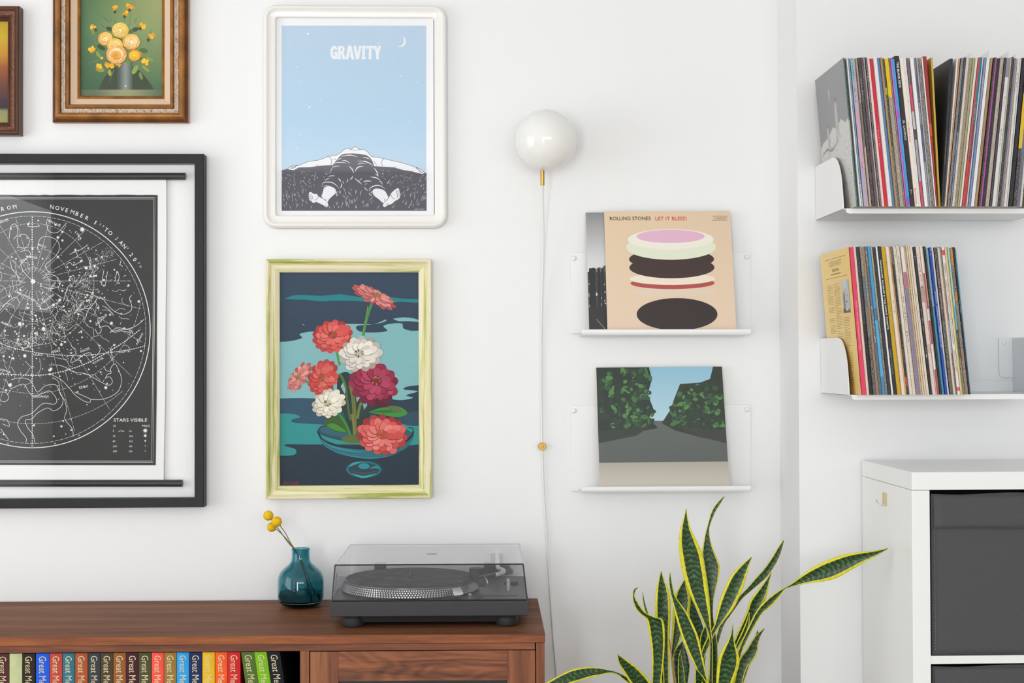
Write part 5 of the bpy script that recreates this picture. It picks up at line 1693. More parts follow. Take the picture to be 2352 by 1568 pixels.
# ================================================================ 10. walnut sideboard
ZSB = P(700, 1372.5, YW - 0.012).z
YSB0 = 3.058             # front of the worktop (sideboard frame)
def sideboard():
    a = PS(1252, 1455.5, YSB0)
    global ZSB
    ZT = PSZ(1227, 1371.0, 0).z if False else a.z
    ZSB = ZT
    YB = 3.52
    XRt = a.x
    XLt = -1.80
    t = thing('sideboard', 'long walnut sideboard with open book bay and panelled door', 'sideboard', ((XLt + XRt) / 2, 3.3, 0), frame=SB)
    zc = PS(1252, 1475, YSB0).z
    mk('worktop', MB().box((XLt, YSB0, zc), (XRt, YB, ZT)).box((XLt + .001, YSB0 - 0.0004, zc + 0.0008), (XRt - .001, YSB0 + .002, ZT - 0.0008), 1), [M['wal_top'], M['wal_edge']], t)
    yf = YSB0 + 0.006
    zr = PS(1000, 1492.5, yf).z
    mk('top_rail', MB().box((XLt + 0.02, yf, zr), (XRt - 0.022, yf + 0.02, zc - 0.0015)), M['wal_x'], t, bevel=0.0005)
    ze = 0.14
    xe = PS(1231.5, 1530, yf).x
    mk('end_panel', MB().box((xe, yf - 0.002, ze), (XRt - 0.001, YB, zc - 0.0015)), M['wal_z'], t, bevel=0.0008)
    mk('end_panel', MB().box((XLt + 0.001, yf - 0.002, ze), (XLt + 0.02, YB, zc - 0.0015)), M['wal_z'], t, bevel=0.0008)
    x0, x1 = PS(689, 1530, yf).x, PS(710, 1530, yf).x
    mk('divider', MB().box((x0, yf, ze), (x1, YB - 0.006, zr)), M['wal_z'], t, bevel=0.0006)
    xl = -1.30
    mk('divider', MB().box((xl - 0.021, yf, ze), (xl, YB - 0.006, zr)), M['wal_z'], t, bevel=0.0006)
    mk('bottom_panel', MB().box((XLt + 0.02, yf, ze), (XRt - 0.022, YB - 0.006, ze + 0.02)), M['wal_x'], t)
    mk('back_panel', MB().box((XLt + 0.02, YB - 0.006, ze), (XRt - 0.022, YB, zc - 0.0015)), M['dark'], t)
    zs = zr - 0.29
    mk('book_shelf', MB().box((xl, yf + 0.004, zs - 0.018), (x0, YB - 0.006, zs)), M['wal_x'], t)
    def door(xa, xb):
        d0, d1 = xa + 0.002, xb - 0.002
        zt_, zb_ = zr - 0.002, ze + 0.022
        sw = (d1 - d0) * 65 / 519
        rh = zr - PS(1000, 1561, yf).z
        fr = mk('door', MB().box((d0, yf + 0.001, zb_), (d0 + sw, yf + 0.02, zt_)), M['wal_z'], t, bevel=0.0006)
        mk('stile', MB().box((d1 - sw, yf + 0.001, zb_), (d1, yf + 0.02, zt_)), M['wal_z'], fr, bevel=0.0006)
        mk('door_rail', MB().box((d0 + sw, yf + 0.0012, zt_ - rh), (d1 - sw, yf + 0.02, zt_)), M['wal_fig'], fr, bevel=0.0004)
        mk('door_rail', MB().box((d0 + sw, yf + 0.0012, zb_), (d1 - sw, yf + 0.02, zb_ + rh)), M['wal_fig'], fr, bevel=0.0004)
        g = NT('black_metal_mesh')
        v = g.coords((420, 420, 420))
        vo = g.add('ShaderNodeTexVoronoi')
        g.link(v, vo.inputs['Vector'])
        vo.inputs['Scale'].default_value = 1.0
        vo.inputs['Randomness'].default_value = 0.0
        g.link(g.ramp(vo.outputs[0], [(0.42, C('#050505')), (0.5, C('#161516'))]), g.b.inputs['Base Color'])
        mk('mesh_panel', MB().box((d0 + sw, yf + 0.009, zb_ + rh), (d1 - sw, yf + 0.011, zt_ - rh)), g.m, fr)
    door(x1, xe)
    door(XLt + 0.02, xl - 0.021)
    for x in (XLt + 0.08, XRt - 0.08, (XLt + XRt) / 2):
        for y in (yf + 0.06, YB - 0.06):
            mk('leg', MB().lathe([(0.012, 0), (0.02, ze)], (x, y, 0), 20), M['wal_z'], t, smooth='auto')
    return zr, yf, zs + 0.0004
ZR, YFB, ZBS = sideboard()

# ---------------------------------------------------------------- books
def books():
    gilt = plain('gilt_lettering', '#cdbf98', 0.45, 0.3)
    data = [((-30, 68), '#4f2a28', 'maroon brown book at the left edge of the picture'), ((70, 163), '#b9c391', 'pale sage green book'), ((167, 260), '#2d2119', 'very dark brown book'), ((268, 368), '#1c5ad8', 'cobalt blue book'),
            ((372, 465), '#b8463a', 'brick red book'), ((470, 558), '#2f7183', 'petrol blue book'), ((563, 655), '#a9532c', 'rust orange book'), ((660, 750), '#363c42', 'slate grey book'), ((755, 846), '#4d3e2c', 'umber brown book'),
            ((850, 942), '#935a2c', 'caramel brown book'), ((946, 1038), '#431c28', 'burgundy book'), ((1041, 1132), '#4a4c2c', 'dark olive book between burgundy and coral books'), ((1137, 1227), '#f05346', 'coral red book'), ((1231, 1322), '#947434', 'ochre brown book'),
            ((1326, 1416), '#2b9de0', 'sky blue book'), ((1420, 1513), '#1b2a58', 'navy blue book'), ((1518, 1610), '#e0b21c', 'golden yellow book'), ((1615, 1703), '#ee5c24', 'bright orange book'), ((1706, 1802), '#c92426', 'scarlet book beside the leaning green books')]
    top = 1498.2
    yf = YFB + 0.006
    z1 = PS(400, top, yf).z
    h = z1 - ZBS
    def bookmesh(b, X0, X1, colr, lean=0.0):
        """spine faces the viewer; lean shifts the top to the left"""
        cov = plain('book_cloth', colr, 0.6, var=0.06, vscale=60, spec=0.2)
        pg = M['card_edge']
        w = X1 - X0
        def q(x, y, z):
            return Vector((x - lean * (z - ZBS), y, z))
        # rounded spine
        sec = []
        for i in range(7):
            u = i / 6
            sec.append((X0 + w * u, yf + 0.0018 * (2 * u - 1) ** 2))
        mb = MB()
        for (xa, ya), (xb, yb) in zip(sec, sec[1:]):
            mb.face([q(xa, ya, ZBS), q(xb, yb, ZBS), q(xb, yb, z1), q(xa, ya, z1)])
        mb.face([q(x, y, z1) for x, y in sec] + [q(X1, yf + 0.015, z1), q(X0, yf + 0.015, z1)])
        for xx, s_ in ((X0, 1), (X1, -1)):
            mb.hexa([q(xx, yf + 0.004, ZBS), q(xx + s_ * 0.0025, yf + 0.004, ZBS), q(xx + s_ * 0.0025, yf + 0.22, ZBS), q(xx, yf + 0.22, ZBS), q(xx, yf + 0.004, z1), q(xx + s_ * 0.0025, yf + 0.004, z1), q(xx + s_ * 0.0025, yf + 0.22, z1), q(xx, yf + 0.22, z1)])
        mk('cover', mb, cov, b)
        mk('page_block', MB().hexa([q(X0 + .003, yf + .01, ZBS + .003), q(X1 - .003, yf + .01, ZBS + .003), q(X1 - .003, yf + .214, ZBS + .003), q(X0 + .003, yf + .214, ZBS + .003), q(X0 + .003, yf + .01, z1 - .004), q(X1 - .003, yf + .01, z1 - .004), q(X1 - .003, yf + .214, z1 - .004), q(X0 + .003, yf + .214, z1 - .004)]), pg, b)
        v, f, asp = text_mesh('Great Men of Music', 0.0)
        m = MB()
        ln = 0.126
        for a_, b_ in v:
            m.v.append(q(X0 + w * (0.24 + 0.55 * b_), yf - 0.0003, z1 - 0.006 - ln * a_))
        m.f, m.mi = f, [0] * len(f)
        mk('spine_lettering', m, gilt, b, fixn=False)
    for (a, c), hx, lab in data:
        xa, xb = PS(a / 3.267, 1530, yf).x, PS(c / 3.267, 1530, yf).x
        b = thing('book', lab + ' with lettered spine in the sideboard', 'book', ((xa + xb) / 2, yf + .1, ZBS), 'books in the sideboard', SB)
        bookmesh(b, xa, xb, hx)
    k = math.tan(R(7.9))
    for (a, c), hx, lab in (((1808, 1905), '#4f6b2c', 'moss green book leaning left'), ((1907, 1998), '#76b314', 'lime green book leaning left'), ((2002, 2098), '#14151d', 'blue black book leaning left, last in the row')):
        xa, xb = PS(a / 3.267, top, yf).x, PS(c / 3.267, top, yf).x
        b = thing('book', lab + ' on the sideboard shelf', 'book', ((xa + xb) / 2 + k * h / 2, yf + .1, ZBS), 'books in the sideboard', SB)
        bookmesh(b, xa + k * h, xb + k * h, hx, k)
books()

# ================================================================ 11. turntable
def turntable():
    Z = ZSB
    t = thing('turntable', 'dark grey turntable with closed clear lid on the sideboard', 'turntable', (PS(985, 1430, 3.2).x, 3.3, Z), frame=SB)
    YFt = 3.125
    a, b = PS(757, 1380, YFt), PS(1214, 1378.5, YFt)
    X0, X1 = a.x, b.x
    zt = (a.z + b.z) / 2
    zb = PS(985, 1415.5, YFt).z
    YBt = YFt + 0.355
    body = plain('grey_plinth', '#353437', 0.55, bump=0.1, bscale=900)
    mk('plinth', MB().hexa([(X0 + .001, YFt + .003, zb), (X1 - .001, YFt + .003, zb), (X1 - .001, YBt, zb), (X0 + .001, YBt, zb), (X0, YFt, zt - .001), (X1, YFt, zt - .001), (X1, YBt, zt - .001), (X0, YBt, zt - .001)]), body, t, bevel=0.0015)
    mk('plinth_base', MB().box((X0 + .03, YFt + .03, zb - 0.017), (X1 - .03, YBt - .02, zb)), plain('matt_black', '#121212', 0.8), t)
    deck = plain('deck_metal', '#3f3e42', 0.4, 0.3, var=.05)
    mk('deck', MB().box((X0 + .004, YFt + .004, zt - .001), (X1 - .004, YBt - .004, zt + 0.0005)), deck, t)
    fm = plain('black_rubber', '#1e1f20', 0.6)
    for fx, fy in ((X0 + .048, YFt + .045), (X1 - .048, YFt + .045), (X0 + .048, YBt - .04), (X1 - .048, YBt - .04)):
        mk('foot', MB().lathe([(0.021, Z), (0.0245, Z + .002), (0.026, Z + 0.012), (0.0245, zb - .006), (0.019, zb)], (fx, fy, 0), 36), fm, t, smooth='auto')
    # platter
    c = PSZ(943, 1327, zt + 0.0265)
    pt = plain('platter_metal', '#6b6b6d', 0.3, 0.8)
    r0, r1 = 0.152, 0.1585
    z0, z1 = zt + 0.004, zt + 0.0265
    pl = mk('platter', MB().lathe([(r1 - .006, zt + .0008), (r1, z0), (r0, z1 - 0.002), (r0, z1), (r0 - .003, z1 + .0006), (r0 - .006, z1)], (c.x, c.y, 0), 96), pt, t, smooth='auto')
    rimb = mk('platter_rim', MB().lathe([(r1 + .0002, z0 + .0002), (r0 + .0003, z1 - 0.0024)], (c.x, c.y, 0), 96, cap=(False, False)), plain('rim_black', '#242426', 0.4), pl, smooth=True)
    m = MB()
    for row in range(4):
        n = (150, 156, 162, 180)[row]
        fa = 0.10 + row * 0.215
        for i in range(n):
            an = 2 * math.pi * i / n
            w = 2 * math.pi / n * 0.27
            q = []
            for (da, f) in ((-w, fa), (w, fa), (w, fa + 0.145), (-w, fa + 0.145)):
                rr = r1 + (r0 - r1) * f + 0.0007
                q.append((c.x + rr * math.cos(an + da), c.y + rr * math.sin(an + da), z0 + (z1 - 0.0022 - z0) * f))
            m.face(q)
    d = mk('strobe_dots', m, plain('bright_metal_dots', '#d8d8d6', 0.25, 0.6), pl)
    d['kind'] = 'stuff'
    mt = NT('dusty_slipmat')
    v = mt.coords((26, 26, 26))
    n = mt.noise(v, 1.0, 5, 0.65, 1.2)
    mt.link(mt.ramp(n, [(0.42, C('#2c2c2d')), (0.56, C('#3c3c3d')), (0.72, C('#6a6a6b'))]), mt.b.inputs['Base Color'])
    mt.b.inputs['Roughness'].default_value = 0.8
    mk('slipmat', MB().lathe([(r0 - .0035, z1 + .0002), (r0 - .0035, z1 + .0028)], (c.x, c.y, 0), 96), mt.m, t, smooth='auto')
    mk('spindle', MB().lathe([(0.0036, z1), (0.0036, z1 + .010), (0.0015, z1 + .012)], (c.x, c.y, 0), 20), pt, t, smooth='auto')
    silver = plain('silver_tonearm', '#c9c9c9', 0.25, 0.7)
    blk = M['black_plastic']
    g = lambda x, y, z: PSZ(740 + x / 4.704, 1230 + y / 4.704, z)
    # start button and strobe housing
    p0, p1 = g(1350, 660, zt), g(1560, 640, zt)
    ym = (p0.y + p1.y) / 2
    mk('strobe_housing', MB().hexa([(p0.x, ym - .02, zt), (p0.x + .032, ym - .022, zt), (p0.x + .036, ym + .018, zt), (p0.x + .004, ym + .018, zt), (p0.x + .002, ym - .018, zt + .016), (p0.x + .030, ym - .02, zt + .016), (p0.x + .034, ym + .014, zt + .018), (p0.x + .006, ym + .014, zt + .018)]), blk, t, bevel=.001)
    q = [g(1405, 572, zt + .0205), g(1497, 563, zt + .0205), g(1522, 615, zt + .0185), g(1428, 630, zt + .0185)]
    mk('start_button', MB().hexa([v_ + Vector((0, 0, -.004)) for v_ in q] + q), plain('white_button', '#d9d9d9', 0.4), t, bevel=.0006)
    # tonearm base
    tb = g(1890, 470, zt)
    tb = Vector((tb.x, tb.y + 0.10, zt))
    mk('tonearm_base', MB().lathe([(0.040, zt), (0.040, zt + .008), (0.034, zt + .012), (0.030, zt + .02)], (tb.x, tb.y, 0), 40), blk, t, smooth='auto')
    mk('gimbal', MB().box((tb.x - .016, tb.y - .014, zt + .02), (tb.x + .016, tb.y + .014, zt + .048)), blk, t, bevel=.003)
    za = zt + 0.042
    cw = g(1665, 385, za)
    mk('arm_rest_post', MB().lathe([(0.0165, za - .022), (0.0165, za + .006), (.015, za + .008)], (cw.x, cw.y, 0), 32), blk, t, smooth='auto')
    pts = [Vector((tb.x - .01, tb.y + .055, za + .004)), Vector((tb.x, tb.y, za + .002)), g(1900, 340, za), g(1955, 372, za), g(1955, 395, za - .001), g(1915, 412, za - .002), g(1875, 425, za - .003)]
    mk('tonearm_tube', MB().tube([Vector(p) for p in spline([tuple(p) for p in pts], 7)], 0.0052, 12), silver, t, smooth=True)
    mk('counterweight', MB().tube([Vector((tb.x - .006, tb.y + .035, za + .003)), Vector((tb.x - .012, tb.y + .062, za + .004))], 0.016, 24), blk, t, smooth='auto')
    h0, h1 = g(1880, 424, za - .004), g(1690, 455, za - .004)
    dr = (h1 - h0).normalized()
    sd = Vector((-dr.y, dr.x, 0)) * 0.009
    zz = Vector((0, 0, .0035))
    mk('headshell', MB().hexa([h0 - sd * .5, h0 + sd * .5, h1 + sd, h1 - sd, h0 - sd * .5 + zz * 1.6, h0 + sd * .5 + zz * 1.6, h1 + sd + zz, h1 - sd + zz]), blk, t, bevel=.001)
    hc = h0.lerp(h1, .82)
    mk('cartridge', MB().box((hc.x - .008, hc.y - .007, za - .024), (hc.x + .008, hc.y + .007, za - .004)), blk, t, bevel=.0015)
    mk('finger_lift', MB().tube([hc + Vector((.006, -.008, .002)), hc + Vector((.012, -.014, -.004)), hc + Vector((.013, -.018, -.012))], .0014, 8), silver, t, smooth=True)
    lp = g(2008, 590, zt)
    for zc_, r_, h_ in ((zt, .0058, .012), (zt + .012, .0048, .008), (zt + .02, .0042, .007)):
        mk('target_light', MB().lathe([(r_, zc_), (r_, zc_ + h_ - .001), (r_ - .001, zc_ + h_)], (lp.x, lp.y, 0), 20), silver, t, smooth='auto')
    s0 = g(1570, 650, zt)
    mk('pitch_slot', MB().box((s0.x, s0.y - .006, zt + .0004), (X1 - .022, s0.y + .004, zt + .0016)), blk, t)
    mk('pitch_slider', MB().box((s0.x + .002, s0.y - .006, zt + .0014), (s0.x + .009, s0.y + .002, zt + .006)), silver, t, bevel=.0006)
    mk('record_adapter', MB().lathe([(.0165, zt), (.0165, zt + .006), (.014, zt + .008)], (X1 - .035, YBt - .13, 0), 28), blk, t, smooth='auto')
    for hx in (X0 + .085, X1 - .085):
        mk('hinge', MB().box((hx - .014, YBt - .012, zt), (hx + .014, YBt + .004, zt + .035)), blk, t, bevel=.002)
    # lid
    zl = PS(985, 1296.5, YFt + .006).z
    l0, l1 = PS(762.5, 1377, YFt + .002).x, PS(1211, 1377, YFt + .002).x
    u0, u1 = PS(769.5, 1297, YFt + .008).x, PS(1201.5, 1297, YFt + .008).x
    zb2 = zt + .0012
    yb = YBt + .004
    bot = [(l0, YFt + .002, zb2), (l1, YFt + .002, zb2), (l1, yb, zb2), (l0, yb, zb2)]
    top = [(u0, YFt + .008, zl), (u1, YFt + .008, zl), (u1, yb - .002, zl), (u0, yb - .002, zl)]
    th = .003
    ac = M['acrylic']
    lid = mk('lid', MB().hexa([(u0, YFt + .008, zl - th), (u1, YFt + .008, zl - th), (u1, yb - .002, zl - th), (u0, yb - .002, zl - th)] + top), ac, t)
    def panel(nm, i, j, ins):
        ins = Vector(ins)
        A_, B_, C_, D_ = Vector(bot[i]), Vector(bot[j]), Vector(top[j]), Vector(top[i])
        C_.z -= th; D_.z -= th
        mk(nm, MB().hexa([A_, B_, B_ + ins, A_ + ins, D_, C_, C_ + ins, D_ + ins]), ac, lid)
    panel('lid_front', 0, 1, (0, th, 0)); panel('lid_side', 1, 2, (-th, 0, 0)); panel('lid_side', 3, 0, (th, 0, 0)); panel('lid_back', 2, 3, (0, -th, 0))
    edge = plain('smoked_acrylic_edge', '#2b2b2e', 0.25)
    for p, q_ in ((top[0], top[1]), (bot[0], top[0]), (bot[1], top[1]), (bot[0], bot[1])):
        mk('lid_edge', MB().tube([p, q_], .0016, 8), edge, lid)
    tl = plain('pale_acrylic_edge', '#b5b5b7', 0.25)
    for p, q_ in ((top[0], top[3]), (top[1], top[2]), (top[3], top[2])):
        mk('lid_edge', MB().tube([p, q_], .0009, 6), tl, lid)
    bd = PS(991.5, 1272, 3.3)
    bc = PSZ(991.5, 1272, zl)
    mk('badge', MB().box((bc.x - .0115, bc.y - .006, zl), (bc.x + .0115, bc.y + .006, zl + .0008)), plain('grey_badge', '#8c8c8e', 0.4, .4), lid)
turntable()

# ================================================================ 12. teal glass vase with three craspedia stems
def vase():
    c = PSZ(691, 1393, ZSB)
    k = c.y / FPX
    Z = ZSB
    prof_px = [(0.1, 0), (28, 0.0), (38, 3), (46, 9), (51, 18), (52.6, 28), (52.8, 40), (52.6, 62), (50.5, 74), (46, 83), (39, 91), (31, 98), (25, 104), (21.8, 110), (20.6, 117), (20.3, 126), (20.6, 135), (20.9, 137.2), (20.2, 138.4)]
    prof_px = [(r_, h * .962) for r_, h in prof_px]
    out = [(r_ * k, Z + h * k) for r_, h in prof_px]
    inn = [(max(r_ - 2.6, 0.05) * k, Z + (h if h > 12 else 12 + h * 0.1) * k) for r_, h in reversed(prof_px[:-1]) if h > 6 or r_ < 1]
    inn = [(r_, z_) for r_, z_ in inn]
    t = thing('glass_vase', 'teal glass bottle vase on the sideboard holding yellow ball flowers', 'vase', (c.x, c.y, Z), frame=SB)
    g = NT('teal_glass')
    g.b.inputs['Base Color'].default_value = (0.15, 0.47, 0.54, 1)
    g.b.inputs['Transmission Weight'].default_value = 1.0
    g.b.inputs['Roughness'].default_value = 0.0
    g.b.inputs['IOR'].default_value = 1.45
    mk('vessel', MB().lathe(out + inn, (c.x, c.y, 0), 72, cap=(True, True)), g.m, t, smooth='auto')
    wt = NT('darkened_water')
    wt.b.inputs['Base Color'].default_value = (0.28, 0.42, 0.42, 1)  # dark tint stands in for the sideboard seen refracted through the vase
    wt.b.inputs['Transmission Weight'].default_value = 1.0
    wt.b.inputs['Roughness'].default_value = 0.0
    wt.b.inputs['IOR'].default_value = 1.33
    hs = [(0.05, 12.6), (36, 12.6), (43, 14), (47.6, 19), (49.2, 28), (49.3, 34)]
    mk('darkened_water', MB().lathe([(r_ * k, Z + h * k) for r_, h in hs], (c.x, c.y, 0), 64), wt.m, t, smooth='auto')
    # flowers
    yel = NT('craspedia_yellow')
    v = yel.coords((520, 520, 520))
    vo = yel.add('ShaderNodeTexVoronoi')
    yel.link(v, vo.inputs['Vector'])
    vo.inputs['Scale'].default_value = 1.0
    yel.link(yel.ramp(vo.outputs[0], [(0.1, C('#ffdc1c')), (0.55, C('#fbcb0a')), (0.95, C('#e0a405'))]), yel.b.inputs['Base Color'])
    yel.b.inputs['Roughness'].default_value = 0.8
    yel.bump(vo.outputs[0], 0.8, -0.002)
    stm = plain('olive_stem', '#6f6a35', 0.6, var=.2)
    z = lambda x, y, Y: PS(590 + x / 5.806, 1150 + y / 5.806, Y)
    y0 = c.y
    for i, (lab, hx, hy, rr, dy, path) in enumerate((('highest yellow ball flower in the teal vase', 153, 196, 11.6, .004, [(185, 240, .004), (300, 390, .002), (420, 560, 0), (505, 650, 0), (560, 750, 0), (620, 900, 0), (660, 1060, 0), (700, 1300, 0)]),
                                          ('lowest yellow ball flower in the teal vase', 197, 350, 10.8, .012, [(255, 373, .012), (370, 480, .010), (470, 600, .008), (510, 660, .007), (570, 770, .008), (625, 930, .01), (680, 1090, .012), (790, 1300, .014)]),
                                          ('rightmost yellow ball flower in the teal vase, between the other two', 264, 277, 11.9, -.014, [(305, 325, -.013), (380, 430, -.011), (450, 560, -.009), (515, 655, -.007), (590, 790, -.008), (660, 950, -.009), (720, 1110, -.01), (800, 1295, -.012)]))):
        p = z(hx, hy, y0 + dy)
        f = thing('craspedia_flower', lab, 'flower', tuple(z(*path[-1][:2], y0)), 'yellow ball flowers', SB)
        r_ = rr * k
        prof = [(max(r_ * math.cos(R(a)), .0003), r_ * 0.97 * math.sin(R(a))) for a in range(-90, 91, 10)]
        mb = MB().lathe(prof, p, 28)
        for q in mb.v:
            d = (q - p)
            q += d * rnd.uniform(-.035, .035)
        mk('flower_head', mb, yel.m, f, smooth=True)
        pts = [tuple(p)] + [tuple(z(a, b, y0 + e)) for a, b, e in path]
        mk('stem', MB().tube([Vector(q) for q in spline(pts, 5)], .0011, 7), stm, f, smooth=True)
vase()

# ================================================================ 13. snake plant
def plant():
    base = Vector((P(1600, 1500, 3.12).x, 3.13, 0))
    t = thing('snake_plant', 'tall snake plant with yellow edged banded leaves between sideboard and white shelf unit', 'plant', base)
    lf = NT('snake_plant_leaf')
    uv = lf.add('ShaderNodeUVMap')
    sp = lf.add('ShaderNodeSeparateXYZ')
    lf.link(uv.outputs[0], sp.inputs[0])
    mp = lf.add('ShaderNodeMapping')
    mp.inputs['Scale'].default_value = (5, 130, 1)
    lf.link(uv.outputs[0], mp.inputs[0])
    nz = lf.noise(mp.outputs[0], 1.0, 3, 0.6)
    mp2 = lf.add('ShaderNodeMapping')
    mp2.inputs['Scale'].default_value = (3, 22, 1)
    lf.link(uv.outputs[0], mp2.inputs[0])
    nz2 = lf.noise(mp2.outputs[0], 1.0, 2)
    mp3 = lf.add('ShaderNodeMapping')
    mp3.inputs['Scale'].default_value = (11, 60, 1)
    lf.link(uv.outputs[0], mp3.inputs[0])
    nz3 = lf.noise(mp3.outputs[0], 1.0, 2)
    ph = lf.math('ADD', lf.math('MULTIPLY', sp.outputs['Y'], 520.0), lf.math('ADD', lf.math('MULTIPLY', nz2, 14.0), lf.math('MULTIPLY', nz3, 6.0)))
    band = lf.math('ADD', lf.math('MULTIPLY', lf.math('SINE', ph), 0.2), lf.math('ADD', lf.math('MULTIPLY', nz, 0.5), lf.math('MULTIPLY', nz2, 0.5)))
    green = lf.ramp(band, [(0.30, C('#11280c')), (0.52, C('#1b3f14')), (0.78, C('#48703a'))])
    ed = lf.math('MULTIPLY', lf.math('ABSOLUTE', lf.math('SUBTRACT', sp.outputs['X'], 0.5)), 2.0)
    ed = lf.math('ADD', ed, lf.math('MULTIPLY', lf.math('SUBTRACT', nz, 0.5), 0.12))
    ef = lf.ramp(ed, [(0.66, (0, 0, 0, 1)), (0.72, (1, 1, 1, 1))])
    yel = lf.ramp(nz, [(0.3, C('#c3c01e')), (0.6, C('#e4d92a'))])
    lf.link(lf.mix(ef, green, yel), lf.b.inputs['Base Color'])
    lf.b.inputs['Roughness'].default_value = 0.33
    lf.b.inputs['Specular IOR Level'].default_value = 0.45
    lf.bump(nz, 0.15, .0006)
    zs = 0.50
    def leaf(secs, yt, yb, margin=1.0, cup=0.10, grow=True, ymid=None):
        """secs: (left x, left y, right x, right y) in zoomed pixels from the tip down"""
        secs = [tuple(s) for s in secs]
        n = 6
        S = spline(secs, n)
        m = len(S)
        rows = []
        for j, (lx, ly, rx, ry) in enumerate(S):
            v = j / (m - 1)
            Y = yt + (yb - yt) * v
            if ymid is not None:
                Y += (ymid - (yt + yb) / 2) * math.sin(math.pi * v)
            rows.append((P(1240 + lx / 2.8, 1120 + ly / 2.8, Y), P(1240 + rx / 2.8, 1120 + ry / 2.8, Y)))
        if grow:        # down to the soil
            l, r_ = rows[-1]
            for q in (0.35, 0.7, 1.0):
                tx = base.x + ((l.x + r_.x) / 2 - base.x) * 0.45
                ty = base.y + (yb - base.y) * 0.45
                cz = l.z + (zs - l.z) * q
                cxx = (l.x + r_.x) / 2 + (tx - (l.x + r_.x) / 2) * q
                cyy = l.y + (ty - l.y) * q
                w = max(0.006, (r_.x - l.x) / 2) + (0.011 - max(0.006, (r_.x - l.x) / 2)) * q
                rows.append((Vector((cxx - w, cyy, cz)), Vector((cxx + w, cyy, cz))))
        mb, uvs = MB(), []
        na = 7
        dist = 0.0
        prev = None
        for l, r_ in rows:
            c = (l + r_) / 2
            dist += (c - prev).length if prev is not None else 0
            prev = c
            w = (r_ - l).length
            for i in range(na):
                u = i / (na - 1)
                p = l.lerp(r_, u)
                p = p + Vector((0, cup * w * (1 - (2 * u - 1) ** 2), 0))
                mb.v.append(p)
                uvs.append((0.5 + (u - 0.5) * margin, dist))
        for j in range(len(rows) - 1):
            for i in range(na - 1):
                a = j * na + i
                mb.f.append((a, a + 1, a + na + 1, a + na)); mb.mi.append(0)
        mk('leaf', mb, lf.m, t, smooth=True, solid=.0018, uvs=uvs, fixn=False)
    E = lambda L, Rr: [(*a, *b) for a, b in zip(L, Rr)]
    # back layer
    leaf([(930, 590, 934, 592), (890, 650, 948, 640), (866, 700, 966, 690), (856, 790, 968, 750), (852, 870, 955, 830), (848, 940, 930, 900), (845, 1010, 900, 980), (840, 1080, 870, 1050)], 3.22, 3.2)
    leaf([(966, 700, 975, 700), (962, 780, 1010, 790), (966, 860, 1042, 870), (985, 950, 1062, 950), (1000, 1050, 1068, 1040), (1010, 1150, 1060, 1150)], 3.25, 3.2, .7)
    leaf([(1566, 336, 1570, 340), (1530, 388, 1552, 412), (1490, 452, 1522, 482), (1440, 522, 1472, 560), (1388, 580, 1420, 612), (1340, 638, 1362, 660), (1290, 690, 1312, 702), (1248, 745, 1276, 748), (1200, 810, 1232, 812), (1160, 870, 1190, 872), (1140, 940, 1165, 940), (1110, 1030, 1140, 1030)], 3.2, 3.16, .82)
    leaf([(1443, 903, 1446, 906), (1400, 938, 1422, 950), (1362, 985, 1406, 1000), (1330, 1035, 1400, 1050), (1290, 1090, 1372, 1110), (1268, 1150, 1330, 1160), (1250, 1254, 1302, 1254)], 3.14, 3.14, .85)
    leaf([(1399, 915, 1402, 917), (1385, 950, 1408, 960), (1360, 1000, 1404, 1010), (1335, 1070, 1385, 1085), (1310, 1140, 1345, 1150)], 3.16, 3.15, .8)
    leaf([(915, 985, 918, 988), (870, 1045, 945, 1060), (856, 1105, 962, 1130), (860, 1180, 960, 1190), (870, 1254, 950, 1254)], 3.18, 3.16, .72)
    leaf([(659, 668, 661, 669), (662, 720, 672, 718), (671, 770, 687, 775), (690, 830, 708, 830), (720, 920, 745, 920), (745, 1040, 775, 1040)], 3.16, 3.15, .85)
    # second layer
    leaf([(1184, 54, 1188, 56), (1142, 95, 1164, 98), (1106, 150, 1126, 162), (1082, 230, 1094, 246), (1062, 305, 1092, 305), (1048, 375, 1108, 372), (1042, 432, 1134, 440), (1050, 500, 1156, 505), (1064, 570, 1149, 575), (1077, 640, 1132, 650), (1088, 710, 1117, 722), (1094, 800, 1114, 815), (1098, 900, 1126, 910), (1104, 1000, 1142, 1000), (1108, 1100, 1145, 1100), (1108, 1254, 1145, 1254)], 3.14, 3.12, .84)
    leaf([(778, 535, 783, 538), (764, 585, 800, 590), (750, 645, 824, 650), (742, 720, 839, 720), (741, 790, 842, 800), (748, 870, 838, 890), (760, 960, 834, 970), (775, 1060, 832, 1060), (790, 1160, 832, 1160), (795, 1254, 832, 1254)], 3.13, 3.12)
    leaf([(1489, 540, 1491, 541), (1454, 592, 1478, 600), (1400, 660, 1465, 672), (1350, 728, 1440, 742), (1330, 795, 1402, 802), (1300, 865, 1368, 872), (1270, 935, 1322, 945), (1246, 995, 1275, 1015), (1200, 1080, 1235, 1090)], 3.12, 3.12)
    leaf([(1346, 800, 1349, 801), (1325, 865, 1348, 870), (1295, 935, 1325, 945), (1265, 1000, 1280, 1020), (1225, 1090, 1245, 1095)], 3.11, 3.11, 1.3)
    leaf([(2238, 388, 2240, 391), (2150, 405, 2180, 430), (2050, 415, 2095, 474), (1950, 432, 2000, 530), (1850, 466, 1915, 577), (1760, 510, 1825, 602), (1690, 558, 1735, 612), (1635, 602, 1660, 627), (1590, 634, 1598, 643), (1545, 658, 1575, 655), (1482, 700, 1545, 700), (1424, 752, 1492, 760), (1382, 812, 1440, 802), (1342, 895, 1394, 870), (1302, 980, 1345, 960), (1272, 1060, 1305, 1045), (1240, 1150, 1270, 1150)], 3.085, 3.10, .98)
